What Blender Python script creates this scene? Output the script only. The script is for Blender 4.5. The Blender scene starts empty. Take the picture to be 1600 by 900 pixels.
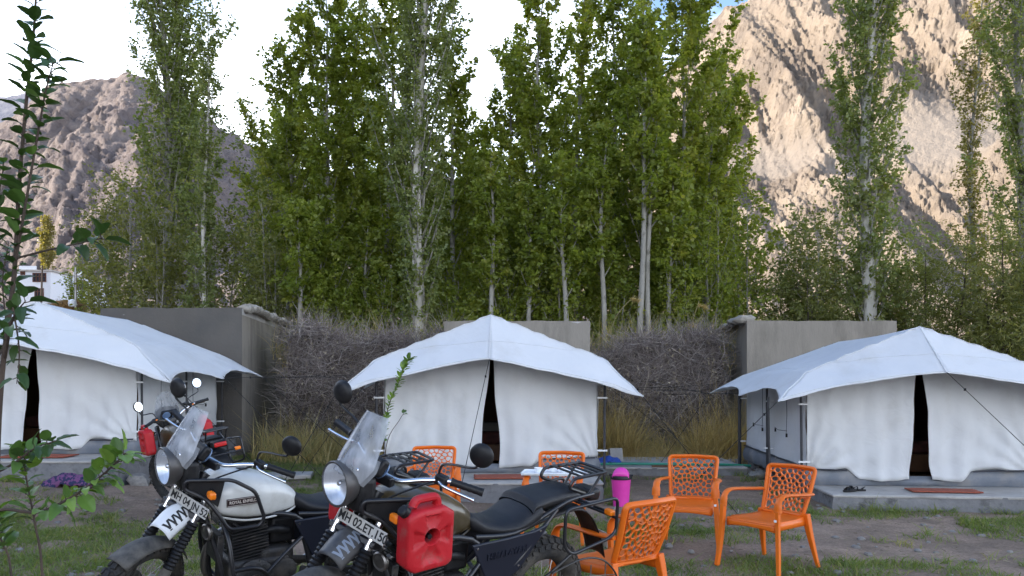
import bpy, math, random
import numpy as np
from mathutils import Vector, Matrix, noise

# ------------------------------------------------------------------ camera, sky, sun, exposure
S = bpy.context.scene
COL = S.collection
R = math.radians
CAMZ, FPX, HOR = 1.5, 1232.0, 596.0
cam_d = bpy.data.cameras.new('camera')
cam = bpy.data.objects.new('camera', cam_d); COL.objects.link(cam)
cam.location = (0, 0, CAMZ); cam.rotation_euler = (R(90), 0, 0)
cam_d.sensor_width = 36; cam_d.lens = 36 * FPX / 1600
cam_d.shift_y = (HOR - 450) / 1600
cam_d.clip_end = 6000; cam_d.clip_start = 0.05
S.camera = cam

SUN_DIR = Vector((-0.90, -0.02, 0.43)).normalized()      # towards the sun: low, from the left
sun_el = math.asin(SUN_DIR.z); sun_az = math.atan2(SUN_DIR.x, SUN_DIR.y)
W = bpy.data.worlds.new('World'); S.world = W; W.use_nodes = True
wn, wl = W.node_tree.nodes, W.node_tree.links
wn.clear()
w_out = wn.new('ShaderNodeOutputWorld'); w_bg = wn.new('ShaderNodeBackground')
sky = wn.new('ShaderNodeTexSky'); sky.sky_type = 'NISHITA'; sky.sun_disc = False
sky.sun_elevation = sun_el; sky.sun_rotation = sun_az; sky.altitude = 3000; sky.dust_density = 0.6; sky.air_density = 1.0
w_tc = wn.new('ShaderNodeTexCoord'); w_map = wn.new('ShaderNodeMapping')
w_map.inputs['Scale'].default_value = (1.0, 1.0, 2.6); w_map.inputs['Location'].default_value = (0.37, 0.1, 0.2)
w_n = wn.new('ShaderNodeTexNoise'); w_n.inputs['Scale'].default_value = 1.7; w_n.inputs['Detail'].default_value = 8; w_n.inputs['Roughness'].default_value = 0.55
w_r = wn.new('ShaderNodeValToRGB'); w_r.color_ramp.elements[0].position = 0.40; w_r.color_ramp.elements[1].position = 0.60
w_mix = wn.new('ShaderNodeMix'); w_mix.data_type = 'RGBA'
w_mix.inputs['B'].default_value = (7.0, 7.5, 8.3, 1)       # thin bright evening cloud
w_bg.inputs['Strength'].default_value = 0.10
wl.new(w_tc.outputs['Generated'], w_map.inputs['Vector']); wl.new(w_map.outputs['Vector'], w_n.inputs['Vector'])
w_sx = wn.new('ShaderNodeSeparateXYZ'); wl.new(w_tc.outputs['Generated'], w_sx.inputs['Vector'])
w_el = wn.new('ShaderNodeMapRange'); w_el.inputs['From Min'].default_value = 0.30; w_el.inputs['From Max'].default_value = 0.95
w_el.inputs['To Min'].default_value = 0.06; w_el.inputs['To Max'].default_value = -0.26      # cloud thins out overhead, as a layer does
wl.new(w_sx.outputs['Z'], w_el.inputs['Value'])
w_ad = wn.new('ShaderNodeMath'); wl.new(w_n.outputs['Fac'], w_ad.inputs[0]); wl.new(w_el.outputs['Result'], w_ad.inputs[1])
wl.new(w_ad.outputs[0], w_r.inputs['Fac']); wl.new(w_r.outputs['Color'], w_mix.inputs['Factor'])
wl.new(sky.outputs['Color'], w_mix.inputs['A']); wl.new(w_mix.outputs['Result'], w_bg.inputs['Color'])
wl.new(w_bg.outputs['Background'], w_out.inputs['Surface'])

sun_d = bpy.data.lights.new('sun', 'SUN'); sun_d.energy = 2.5; sun_d.angle = R(0.5); sun_d.color = (1.0, 0.89, 0.76)
sun_o = bpy.data.objects.new('sun', sun_d); COL.objects.link(sun_o)
sun_o.rotation_euler = (-SUN_DIR).to_track_quat('-Z', 'Y').to_euler()
S.view_settings.view_transform = 'Standard'; S.view_settings.look = 'None'
S.view_settings.exposure = 2.35; S.view_settings.gamma = 1; S.view_settings.use_curve_mapping = False
S.render.engine = 'CYCLES'
S.cycles.max_bounces = 9; S.cycles.diffuse_bounces = 6; S.cycles.glossy_bounces = 3
S.cycles.transmission_bounces = 5; S.cycles.transparent_max_bounces = 10
S.cycles.use_denoising = True
S.cycles.caustics_reflective = False; S.cycles.caustics_refractive = False

# ------------------------------------------------------------------ helpers
def at(px, py, d):
    """a place in the valley d metres ahead, from where it is seen"""
    return Vector(((px - 800) / FPX * d, d, CAMZ - (py - HOR) / FPX * d))
def sstep(a, b, x):
    t = np.clip((np.asarray(x, float) - a) / (b - a), 0, 1); return t * t * (3 - 2 * t)
def lerp(a, b, t): return a + (b - a) * t
def tag(o, label=None, cat=None, group=None, kind=None):
    if label: o['label'] = label
    if cat: o['category'] = cat
    if group: o['group'] = group
    if kind: o['kind'] = kind
    return o
def link(o, parent=None):
    COL.objects.link(o)
    if parent is not None: o.parent = parent
    return o
def empty(name, loc=(0, 0, 0), rz=0, label=None, cat=None, group=None):
    o = bpy.data.objects.new(name, None); link(o); o.location = loc; o.rotation_euler = (0, 0, rz)
    o.empty_display_size = 0.1
    return tag(o, label, cat, group)
def finish(me, mat, smooth, ang=40):
    if mat is not None: me.materials.append(mat)
    if smooth:
        me.polygons.foreach_set('use_smooth', [True] * len(me.polygons))
        if smooth != 'all': me.set_sharp_from_angle(angle=R(ang))
    me.update()

class MB:
    def __init__(s, T=None): s.v = []; s.f = []; s.T = T
    def add(s, vs, fs, T=None):
        b = len(s.v)
        for p in vs:
            p = Vector(p)
            if T is not None: p = T @ p
            if s.T is not None: p = s.T @ p
            s.v.append((p.x, p.y, p.z))
        s.f += [tuple(b + i for i in f) for f in fs]
        return s
    def box(s, c, size, T=None, taper=1.0):
        x, y, z = size[0] / 2, size[1] / 2, size[2] / 2
        vs = [(c[0] + i * x * (taper if k > 0 else 1), c[1] + j * y * (taper if k > 0 else 1), c[2] + k * z) for k in (-1, 1) for j in (-1, 1) for i in (-1, 1)]
        return s.add(vs, [(0, 2, 3, 1), (4, 5, 7, 6), (0, 1, 5, 4), (2, 6, 7, 3), (0, 4, 6, 2), (1, 3, 7, 5)], T)
    def tube(s, pts, r, n=8, caps=True, closed=False, flat=1.0, T=None, up=None):
        P = [Vector(p) for p in pts]; m = len(P)
        rr = [r] * m if not hasattr(r, '__len__') else list(r)
        tang = []
        for i in range(m):
            a = P[(i - 1) % m] if (closed or i > 0) else P[i]
            b = P[(i + 1) % m] if (closed or i < m - 1) else P[i]
            t = (b - a)
            tang.append(t.normalized() if t.length > 1e-9 else Vector((0, 0, 1)))
        u = Vector(up) if up else (Vector((0, 0, 1)) if abs(tang[0].z) < 0.9 else Vector((1, 0, 0)))
        vs = []
        for i in range(m):
            u = (u - tang[i] * u.dot(tang[i]))
            u = u.normalized() if u.length > 1e-6 else tang[i].orthogonal().normalized()
            w = tang[i].cross(u)
            for k in range(n):
                a = 2 * math.pi * k / n
                vs.append(P[i] + u * (math.cos(a) * rr[i]) + w * (math.sin(a) * rr[i] * flat))
        fs = []
        for i in range(m if closed else m - 1):
            j = (i + 1) % m
            for k in range(n):
                l = (k + 1) % n
                fs.append((i * n + k, i * n + l, j * n + l, j * n + k))
        if caps and not closed:
            fs.append(tuple(range(n - 1, -1, -1))); fs.append(tuple((m - 1) * n + k for k in range(n)))
        return s.add(vs, fs, T)
    def lathe(s, prof, n=24, T=None, caps=True):
        vs = []; fs = []
        for (r, h) in prof:
            for k in range(n):
                a = 2 * math.pi * k / n; vs.append((r * math.cos(a), r * math.sin(a), h))
        m = len(prof)
        for i in range(m - 1):
            for k in range(n):
                l = (k + 1) % n; fs.append((i * n + k, i * n + l, (i + 1) * n + l, (i + 1) * n + k))
        if caps:
            if prof[0][0] > 1e-5: fs.append(tuple(range(n - 1, -1, -1)))
            if prof[-1][0] > 1e-5: fs.append(tuple((m - 1) * n + k for k in range(n)))
        return s.add(vs, fs, T)
    def prism(s, poly, h0, h1, T=None):
        n = len(poly)
        vs = [(p[0], p[1], h0) for p in poly] + [(p[0], p[1], h1) for p in poly]
        fs = [tuple(range(n - 1, -1, -1)), tuple(range(n, 2 * n))] + [(i, (i + 1) % n, n + (i + 1) % n, n + i) for i in range(n)]
        return s.add(vs, fs, T)
    def grid(s, nu, nv, fn, closed_u=False, T=None):
        vs = [fn(i / (nu if closed_u else nu - 1), j / (nv - 1)) for j in range(nv) for i in range(nu)]
        fs = []
        for j in range(nv - 1):
            for i in range(nu if closed_u else nu - 1):
                i2 = (i + 1) % nu
                fs.append((j * nu + i, j * nu + i2, (j + 1) * nu + i2, (j + 1) * nu + i))
        return s.add(vs, fs, T)
    def mesh(s, name, mat=None, smooth=True, ang=40):
        me = bpy.data.meshes.new(name); me.from_pydata(s.v, [], s.f); finish(me, mat, smooth, ang); return me
    def build(s, name, mat, parent=None, smooth=True, ang=40, bevel=0, sub=0, solid=0, seg=2):
        o = bpy.data.objects.new(name, s.mesh(name, mat, smooth, ang)); link(o, parent)
        if solid:
            m = o.modifiers.new('solid', 'SOLIDIFY'); m.thickness = solid; m.offset = 0
        if bevel:
            m = o.modifiers.new('bevel', 'BEVEL'); m.width = bevel; m.segments = seg; m.limit_method = 'ANGLE'; m.angle_limit = R(35)
        if sub:
            m = o.modifiers.new('sub', 'SUBSURF'); m.levels = sub; m.render_levels = sub
        return o

def np_mesh(name, V, F, mat, smooth=False, tint=None):
    """V (n,3), F (m,k) arrays, one face size"""
    me = bpy.data.meshes.new(name)
    V = np.ascontiguousarray(V, dtype=np.float32); F = np.ascontiguousarray(F, dtype=np.int32)
    me.vertices.add(len(V)); me.vertices.foreach_set('co', V.ravel())
    m, k = F.shape
    me.loops.add(m * k); me.loops.foreach_set('vertex_index', F.ravel())
    me.polygons.add(m); me.polygons.foreach_set('loop_start', np.arange(0, m * k, k, dtype=np.int32))
    me.update(calc_edges=True)
    if smooth: me.polygons.foreach_set('use_smooth', np.ones(m, dtype=bool))
    if tint is not None:
        a = me.attributes.new('tint', 'FLOAT', 'POINT'); a.data.foreach_set('value', np.ascontiguousarray(tint, dtype=np.float32))
    me.materials.append(mat); me.validate()
    return me
def mobj(name, me, parent=None): return link(bpy.data.objects.new(name, me), parent)
def copy_tree(o, parent=None):
    c = o.copy(); link(c); c.parent = parent
    for ch in list(o.children): copy_tree(ch, c)
    return c
def look(axis, org=(0, 0, 0), roll=0):
    """matrix with local z along axis"""
    return Matrix.Translation(Vector(org)) @ Vector(axis).to_track_quat('Z', 'Y').to_matrix().to_4x4() @ Matrix.Rotation(roll, 4, 'Z')

# ------------------------------------------------------------------ materials
MATS = {}
def mat(name, c1, c2=None, scale=6.0, rough=0.6, metal=0.0, bump=0.0, bscale=None, lo=0.35, hi=0.65, detail=6, coat=0.0, spec=0.5,
        dirt=None, dscale=2.0, dlo=0.5, dhi=0.72, stretch=None, sheen=0.0, rvar=0.0):
    m = bpy.data.materials.new(name); m.use_nodes = True; MATS[name] = m
    n, l = m.node_tree.nodes, m.node_tree.links
    b = n['Principled BSDF']
    b.inputs['Roughness'].default_value = rough; b.inputs['Metallic'].default_value = metal
    b.inputs['Specular IOR Level'].default_value = spec
    if coat: b.inputs['Coat Weight'].default_value = coat; b.inputs['Coat Roughness'].default_value = 0.12
    if sheen: b.inputs['Sheen Weight'].default_value = sheen
    tc = n.new('ShaderNodeTexCoord'); vec = tc.outputs['Object']
    if stretch:
        mp = n.new('ShaderNodeMapping'); mp.inputs['Scale'].default_value = stretch; l.new(vec, mp.inputs['Vector']); vec = mp.outputs['Vector']
    def nz(sc, det=detail, r=0.6):
        t = n.new('ShaderNodeTexNoise'); t.inputs['Scale'].default_value = sc; t.inputs['Detail'].default_value = det; t.inputs['Roughness'].default_value = r
        l.new(vec, t.inputs['Vector']); return t
    col = None
    if c2 is not None:
        t = nz(scale); rp = n.new('ShaderNodeValToRGB')
        rp.color_ramp.elements[0].position = lo; rp.color_ramp.elements[1].position = hi
        rp.color_ramp.elements[0].color = (*c1, 1); rp.color_ramp.elements[1].color = (*c2, 1)
        l.new(t.outputs['Fac'], rp.inputs['Fac']); col = rp.outputs['Color']
    else: b.inputs['Base Color'].default_value = (*c1, 1)
    if dirt is not None:
        t = nz(dscale, 9, 0.68); rp = n.new('ShaderNodeValToRGB'); rp.color_ramp.elements[0].position = dlo; rp.color_ramp.elements[1].position = dhi
        l.new(t.outputs['Fac'], rp.inputs['Fac'])
        mx = n.new('ShaderNodeMix'); mx.data_type = 'RGBA'; l.new(rp.outputs['Color'], mx.inputs['Factor'])
        if col is not None: l.new(col, mx.inputs['A'])
        else: mx.inputs['A'].default_value = (*c1, 1)
        mx.inputs['B'].default_value = (*dirt, 1); col = mx.outputs['Result']
        if rvar:
            mr = n.new('ShaderNodeMapRange'); mr.inputs['To Min'].default_value = rough; mr.inputs['To Max'].default_value = min(1, rough + rvar)
            l.new(rp.outputs['Color'], mr.inputs['Value']); l.new(mr.outputs['Result'], b.inputs['Roughness'])
    if col is not None: l.new(col, b.inputs['Base Color'])
    if bump:
        t = nz(bscale or scale * 4, 8, 0.65); bp = n.new('ShaderNodeBump'); bp.inputs['Strength'].default_value = bump; bp.inputs['Distance'].default_value = 0.02
        l.new(t.outputs['Fac'], bp.inputs['Height']); l.new(bp.outputs['Normal'], b.inputs['Normal'])
    return m
def leaf_mat(name, cols, rough=0.45, trans=0.35, tcol=None):
    m = bpy.data.materials.new(name); m.use_nodes = True; MATS[name] = m
    n, l = m.node_tree.nodes, m.node_tree.links
    b = n['Principled BSDF']; out = n['Material Output']
    b.inputs['Roughness'].default_value = rough; b.inputs['Specular IOR Level'].default_value = 0.4
    a = n.new('ShaderNodeAttribute'); a.attribute_name = 'tint'
    rp = n.new('ShaderNodeValToRGB'); els = rp.color_ramp.elements
    els[0].color = (*cols[0], 1); els[1].color = (*cols[-1], 1)
    for i, c in enumerate(cols[1:-1]):
        e = els.new((i + 1) / (len(cols) - 1)); e.color = (*c, 1)
    l.new(a.outputs['Fac'], rp.inputs['Fac']); l.new(rp.outputs['Color'], b.inputs['Base Color'])
    if trans:
        tr = n.new('ShaderNodeBsdfTranslucent'); mx = n.new('ShaderNodeMixShader'); mx.inputs['Fac'].default_value = trans
        g = n.new('ShaderNodeMix'); g.data_type = 'RGBA'; g.blend_type = 'MULTIPLY'; g.inputs['Factor'].default_value = 1
        g.inputs['B'].default_value = (*(tcol or (1.9, 1.8, 0.7)), 1)
        l.new(rp.outputs['Color'], g.inputs['A']); l.new(g.outputs['Result'], tr.inputs['Color'])
        l.new(b.outputs['BSDF'], mx.inputs[1]); l.new(tr.outputs['BSDF'], mx.inputs[2]); l.new(mx.outputs['Shader'], out.inputs['Surface'])
    return m
def glass_mat(name, col, rough=0.05, alpha=0.25):
    """thin clear sheet: mostly lets through, glossy, pale streaks painted in as sky reflection"""
    m = bpy.data.materials.new(name); m.use_nodes = True; MATS[name] = m
    n, l = m.node_tree.nodes, m.node_tree.links; n.remove(n['Principled BSDF']); out = n['Material Output']
    t = n.new('ShaderNodeBsdfTransparent'); t.inputs['Color'].default_value = (*col, 1)
    b = n.new('ShaderNodeBsdfPrincipled'); b.inputs['Base Color'].default_value = (0.55, 0.57, 0.6, 1); b.inputs['Roughness'].default_value = rough
    tc = n.new('ShaderNodeTexCoord'); mp = n.new('ShaderNodeMapping'); mp.inputs['Scale'].default_value = (7, 7, 0.8)
    nt = n.new('ShaderNodeTexNoise'); nt.inputs['Scale'].default_value = 3; nt.inputs['Detail'].default_value = 6
    mr = n.new('ShaderNodeMapRange'); mr.inputs['From Min'].default_value = 0.38; mr.inputs['From Max'].default_value = 0.66
    mr.inputs['To Min'].default_value = alpha * 0.75; mr.inputs['To Max'].default_value = min(1, alpha * 1.35)
    mx = n.new('ShaderNodeMixShader')
    l.new(tc.outputs['Object'], mp.inputs['Vector']); l.new(mp.outputs['Vector'], nt.inputs['Vector']); l.new(nt.outputs['Fac'], mr.inputs['Value'])
    l.new(mr.outputs['Result'], mx.inputs['Fac']); l.new(t.outputs['BSDF'], mx.inputs[1]); l.new(b.outputs['BSDF'], mx.inputs[2])
    l.new(mx.outputs['Shader'], out.inputs['Surface'])
    return m

def canvas_mat(name, c, c2, stain):
    m = mat(name, c, c2, scale=1.2, rough=0.85, dirt=stain, dscale=2.0, dlo=0.54, dhi=0.9, spec=0.2)
    n, l = m.node_tree.nodes, m.node_tree.links; b = n['Principled BSDF']; out = n['Material Output']
    tc = n.new('ShaderNodeTexCoord')
    t = n.new('ShaderNodeTexNoise'); t.inputs['Scale'].default_value = 3.2; t.inputs['Detail'].default_value = 5; t.inputs['Distortion'].default_value = 1.2
    t2 = n.new('ShaderNodeTexNoise'); t2.inputs['Scale'].default_value = 260; t2.inputs['Detail'].default_value = 2
    l.new(tc.outputs['Object'], t.inputs['Vector']); l.new(tc.outputs['Object'], t2.inputs['Vector'])
    b1 = n.new('ShaderNodeBump'); b1.inputs['Strength'].default_value = 0.6; b1.inputs['Distance'].default_value = 0.03
    b2 = n.new('ShaderNodeBump'); b2.inputs['Strength'].default_value = 0.15; b2.inputs['Distance'].default_value = 0.002
    v3 = n.new('ShaderNodeTexNoise'); v3.inputs['Scale'].default_value = 2.1; v3.inputs['Detail'].default_value = 3; v3.inputs['Distortion'].default_value = 2.5
    try: v3.noise_type = 'RIDGED_MULTIFRACTAL'
    except Exception: pass
    l.new(tc.outputs['Object'], v3.inputs['Vector'])
    b3 = n.new('ShaderNodeBump'); b3.inputs['Strength'].default_value = 0.14; b3.inputs['Distance'].default_value = 0.02; l.new(v3.outputs['Fac'], b3.inputs['Height'])
    l.new(t.outputs['Fac'], b1.inputs['Height']); l.new(b3.outputs['Normal'], b1.inputs['Normal']); l.new(t2.outputs['Fac'], b2.inputs['Height']); l.new(b1.outputs['Normal'], b2.inputs['Normal'])
    l.new(b2.outputs['Normal'], b.inputs['Normal'])
    tr = n.new('ShaderNodeBsdfTranslucent'); tr.inputs['Color'].default_value = (0.72, 0.72, 0.70, 1)
    mx = n.new('ShaderNodeMixShader'); mx.inputs['Fac'].default_value = 0.30
    l.new(b.outputs['BSDF'], mx.inputs[1]); l.new(tr.outputs['BSDF'], mx.inputs[2]); l.new(mx.outputs['Shader'], out.inputs['Surface'])
    return m

CANVAS = canvas_mat('white canvas', (0.755, 0.76, 0.765), (0.81, 0.81, 0.81), (0.62, 0.60, 0.56))
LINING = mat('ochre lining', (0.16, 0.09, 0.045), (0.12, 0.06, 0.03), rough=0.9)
GSHEET = mat('grey groundsheet', (0.115, 0.13, 0.155), (0.16, 0.175, 0.20), scale=3, rough=0.55, bump=0.4, bscale=6, dirt=(0.22, 0.21, 0.2), dscale=3)
SEAM = mat('dark seam', (0.03, 0.032, 0.04), rough=0.7)
POLE = mat('black pole', (0.012, 0.012, 0.016), (0.03, 0.03, 0.035), rough=0.45)
ROPE = mat('black rope', (0.012, 0.012, 0.013), rough=0.9)
WEB = mat('white tape', (0.7, 0.7, 0.7), rough=0.8)
CONC = mat('concrete', (0.34, 0.32, 0.295), (0.43, 0.405, 0.375), scale=2.2, rough=0.92, bump=0.7, bscale=14, dirt=(0.23, 0.215, 0.195), dscale=1.6, dlo=0.5, dhi=0.75)
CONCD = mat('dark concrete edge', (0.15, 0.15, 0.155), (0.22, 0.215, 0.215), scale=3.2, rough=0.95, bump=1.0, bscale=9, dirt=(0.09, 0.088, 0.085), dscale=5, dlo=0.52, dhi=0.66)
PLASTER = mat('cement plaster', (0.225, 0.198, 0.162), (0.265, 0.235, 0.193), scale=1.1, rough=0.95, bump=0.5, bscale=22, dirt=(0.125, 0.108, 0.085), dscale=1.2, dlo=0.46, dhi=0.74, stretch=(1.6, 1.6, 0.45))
PLASTERD = mat('darker cement', (0.096, 0.086, 0.074), (0.116, 0.104, 0.09), scale=1.1, rough=0.95, bump=0.5, bscale=22, dirt=(0.07, 0.068, 0.065), dscale=0.9, dlo=0.48, dhi=0.8)  # darker grey for the front wall of the left room
STONE = mat('stone', (0.26, 0.235, 0.20), (0.36, 0.33, 0.28), scale=5, rough=0.95, bump=0.8, bscale=18)
ROCK = mat('grey stone', (0.16, 0.15, 0.14), (0.25, 0.235, 0.215), scale=4, rough=0.95, bump=0.8, bscale=14)
ORANGE = mat('orange plastic', (0.68, 0.13, 0.008), (0.72, 0.155, 0.012), scale=3, rough=0.42, spec=0.35, dirt=(0.48, 0.125, 0.03), dscale=6, dlo=0.55, dhi=0.85)
PINK = mat('pink plastic', (0.70, 0.045, 0.36), (0.74, 0.06, 0.40), rough=0.4)
BLKP = mat('black plastic', (0.006, 0.006, 0.007), (0.011, 0.011, 0.012), rough=0.5, spec=0.35, dirt=(0.035, 0.032, 0.03), dscale=9, dlo=0.52, dhi=0.85)
BLKM = mat('black metal', (0.010, 0.010, 0.012), (0.02, 0.02, 0.022), rough=0.32, dirt=(0.07, 0.062, 0.052), dscale=7, dlo=0.55, dhi=0.85, rvar=0.4)
ENGINE = mat('engine black', (0.014, 0.014, 0.016), (0.028, 0.027, 0.027), rough=0.45, dirt=(0.085, 0.072, 0.058), dscale=8, dlo=0.5, dhi=0.8, rvar=0.4, bump=0.3, bscale=60)
CHROME = mat('chrome', (0.72, 0.72, 0.72), rough=0.15, metal=1.0)
STEEL = mat('dull steel', (0.32, 0.31, 0.30), (0.42, 0.41, 0.40), rough=0.4, metal=1.0, dirt=(0.12, 0.10, 0.08), dscale=9)
BEZEL = mat('grey bezel', (0.075, 0.07, 0.068), (0.10, 0.095, 0.09), rough=0.4, metal=0.5)
RUBBER = mat('tyre rubber', (0.016, 0.016, 0.017), (0.03, 0.028, 0.026), rough=0.85, dirt=(0.11, 0.095, 0.075), dscale=6, dlo=0.45, dhi=0.75, bump=0.3, bscale=50)
SEAT = mat('seat vinyl', (0.007, 0.007, 0.009), (0.012, 0.012, 0.014), rough=0.5, spec=0.4, bump=0.25, bscale=180, dirt=(0.025, 0.024, 0.022), dscale=5)
NAVY = mat('dark panel', (0.007, 0.009, 0.017), (0.010, 0.012, 0.022), rough=0.42, spec=0.4, dirt=(0.035, 0.032, 0.03), dscale=6, dlo=0.56, dhi=0.9)
WTANK = mat('white tank paint', (0.56, 0.56, 0.53), (0.60, 0.60, 0.565), rough=0.3, coat=0.35, dirt=(0.36, 0.335, 0.28), dscale=4, dlo=0.5, dhi=0.85, rvar=0.4)
WBEAK = mat('white mudguard paint', (0.66, 0.67, 0.68), (0.70, 0.71, 0.72), rough=0.35, dirt=(0.45, 0.43, 0.4), dscale=6, dlo=0.55, dhi=0.9)
GTANK = mat('bronze black tank paint', (0.05, 0.036, 0.016), (0.11, 0.078, 0.034), scale=2, rough=0.28, metal=0.3, coat=0.4, dirt=(0.11, 0.095, 0.07), dscale=4, dlo=0.52, dhi=0.85, rvar=0.4)
GBEAK = mat('dusty black mudguard', (0.02, 0.021, 0.026), (0.035, 0.036, 0.04), rough=0.4, dirt=(0.12, 0.112, 0.10), dscale=6, dlo=0.42, dhi=0.8, rvar=0.4)
DUSTB = mat('dusty black guard', (0.035, 0.034, 0.033), (0.06, 0.056, 0.052), rough=0.75, dirt=(0.16, 0.145, 0.12), dscale=6, dlo=0.4, dhi=0.75)
AMBER = mat('amber lens', (0.85, 0.20, 0.01), rough=0.2)
REDL = mat('red lens', (0.45, 0.012, 0.012), rough=0.2)
CANRED = mat('red jerry plastic', (0.40, 0.010, 0.016), (0.46, 0.015, 0.022), scale=4, rough=0.5, spec=0.35, dirt=(0.30, 0.08, 0.07), dscale=14, dlo=0.54, dhi=0.75, bump=0.15, bscale=40)
PLATEM = mat('plate white', (0.42, 0.41, 0.38), (0.5, 0.485, 0.45), rough=0.55, dirt=(0.28, 0.26, 0.22), dscale=12, dlo=0.5, dhi=0.8)
INK = mat('plate ink', (0.012, 0.012, 0.012), rough=0.6)
SILVERINK = mat('badge silver', (0.62, 0.56, 0.50), rough=0.4)
BADGE = mat('badge black', (0.025, 0.012, 0.012), rough=0.4)
REFL = mat('reflector', (0.88, 0.89, 0.90), rough=0.30, metal=0.75)
MIRROR = mat('mirror glass', (0.9, 0.9, 0.9), rough=0.02, metal=1.0)
DIAL = mat('dial face', (0.10, 0.17, 0.30), (0.16, 0.24, 0.38), rough=0.3)
MATRED = mat('terracotta doormat', (0.36, 0.095, 0.055), (0.27, 0.07, 0.042), scale=30, rough=0.95, bump=0.8, bscale=90)
BARKP = mat('pale poplar bark', (0.40, 0.37, 0.31), (0.50, 0.47, 0.41), scale=5, rough=0.9, bump=0.8, bscale=14, dirt=(0.13, 0.11, 0.09), dscale=7, dlo=0.56, dhi=0.68, stretch=(1, 1, 0.5))
BARKM = mat('grove bark', (0.23, 0.215, 0.18), (0.31, 0.29, 0.25), scale=5, rough=0.9, bump=0.8, bscale=14, dirt=(0.10, 0.09, 0.07), dscale=7, dlo=0.54, dhi=0.68, stretch=(1, 1, 0.5))
BARKG = mat('grey bark', (0.20, 0.185, 0.155), (0.30, 0.28, 0.235), scale=5, rough=0.95, bump=0.8, bscale=20, dirt=(0.09, 0.08, 0.065), dscale=6, dlo=0.52, dhi=0.7)
BARKT = mat('brown twig bark', (0.045, 0.032, 0.024), (0.075, 0.052, 0.036), scale=12, rough=0.9, bump=0.4, bscale=60)
LEAFD = leaf_mat('broad leaf', [(0.115, 0.155, 0.027), (0.17, 0.21, 0.038), (0.225, 0.26, 0.054), (0.33, 0.31, 0.08)], trans=0.55, rough=0.34)
LEAFP = leaf_mat('poplar leaf', [(0.115, 0.15, 0.05), (0.16, 0.195, 0.07), (0.21, 0.24, 0.095), (0.30, 0.29, 0.12)], trans=0.48, rough=0.36)
LEAFO = leaf_mat('olive leaf', [(0.105, 0.12, 0.035), (0.15, 0.165, 0.05), (0.20, 0.205, 0.07), (0.28, 0.25, 0.10)], trans=0.48)
LEAFY = leaf_mat('yellowing leaf', [(0.10, 0.10, 0.03), (0.17, 0.155, 0.045), (0.24, 0.21, 0.06), (0.30, 0.25, 0.09)])
LEAFA = leaf_mat('apple leaf', [(0.028, 0.06, 0.018), (0.05, 0.10, 0.025), (0.10, 0.19, 0.035), (0.19, 0.30, 0.055)], rough=0.4, trans=0.25)
GRASSM = leaf_mat('grass blade', [(0.075, 0.115, 0.025), (0.11, 0.16, 0.038), (0.15, 0.20, 0.055), (0.26, 0.24, 0.10)], trans=0.35)
DRYM = leaf_mat('dry grass blade', [(0.30, 0.215, 0.08), (0.42, 0.31, 0.12), (0.50, 0.39, 0.18), (0.20, 0.21, 0.075)], trans=0.2)
TWIGM = leaf_mat('dry twig', [(0.15, 0.12, 0.105), (0.24, 0.195, 0.175), (0.34, 0.29, 0.26), (0.50, 0.44, 0.39)], rough=0.9, trans=0)
STRAWM = leaf_mat('litter', [(0.09, 0.075, 0.055), (0.22, 0.18, 0.12), (0.32, 0.27, 0.19), (0.12, 0.11, 0.06)], rough=0.9, trans=0)
PURPLE = mat('patterned cloth', (0.015, 0.018, 0.06), (0.14, 0.05, 0.13), scale=26, rough=0.85, detail=1, lo=0.47, hi=0.53)
BLUE = mat('blue plastic sheet', (0.02, 0.06, 0.32), (0.03, 0.09, 0.42), rough=0.5)
PIPEG = mat('green pipe', (0.03, 0.24, 0.16), rough=0.5)
WOODB = mat('brown wood', (0.10, 0.045, 0.022), (0.14, 0.065, 0.03), scale=8, rough=0.6)
BLANKET = mat('dark blanket', (0.10, 0.03, 0.025), (0.05, 0.02, 0.02), scale=8, rough=0.95)
PILLOW = mat('grey bedding', (0.16, 0.15, 0.14), rough=0.95)
CUPW = mat('white ceramic', (0.75, 0.77, 0.78), rough=0.3)
HOUSEW = mat('whitewash', (0.66, 0.68, 0.72), (0.72, 0.74, 0.77), rough=0.9)
WINF = mat('brown window frame', (0.10, 0.035, 0.02), rough=0.7)
PANE = mat('dark window glass', (0.03, 0.035, 0.045), rough=0.15)
HAY = leaf_mat('hay', [(0.20, 0.11, 0.03), (0.30, 0.17, 0.05), (0.36, 0.22, 0.08), (0.14, 0.08, 0.03)], trans=0)
WSCREEN = glass_mat('clear windscreen', (0.80, 0.83, 0.87), 0.12, 0.42)
LENS = glass_mat('headlight lens', (0.97, 0.98, 1.0), 0.05, 0.2)
SMOKE = glass_mat('smoked bracket', (0.22, 0.23, 0.26), 0.25, 0.35)
# ------------------------------------------------------------------ ground and mountains
def gz(x, y):
    x = np.asarray(x, float); y = np.asarray(y, float)
    g = 0.24 * sstep(-2.6, -7.0, x) * sstep(5, 10, y)
    g = g + 0.05 * np.clip(y - 19, 0, 300) * sstep(-2, -25, x) + 0.02 * np.clip(y - 22, 0, 400)
    g = g + 0.012 * np.sin(x * 1.7 + y * 0.6) * np.sin(y * 1.3 - x * 0.4) + 0.008 * np.sin(x * 4.1 + 1) * np.sin(y * 3.7)
    return g
def gzf(x, y): return float(gz(x, y))

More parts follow.
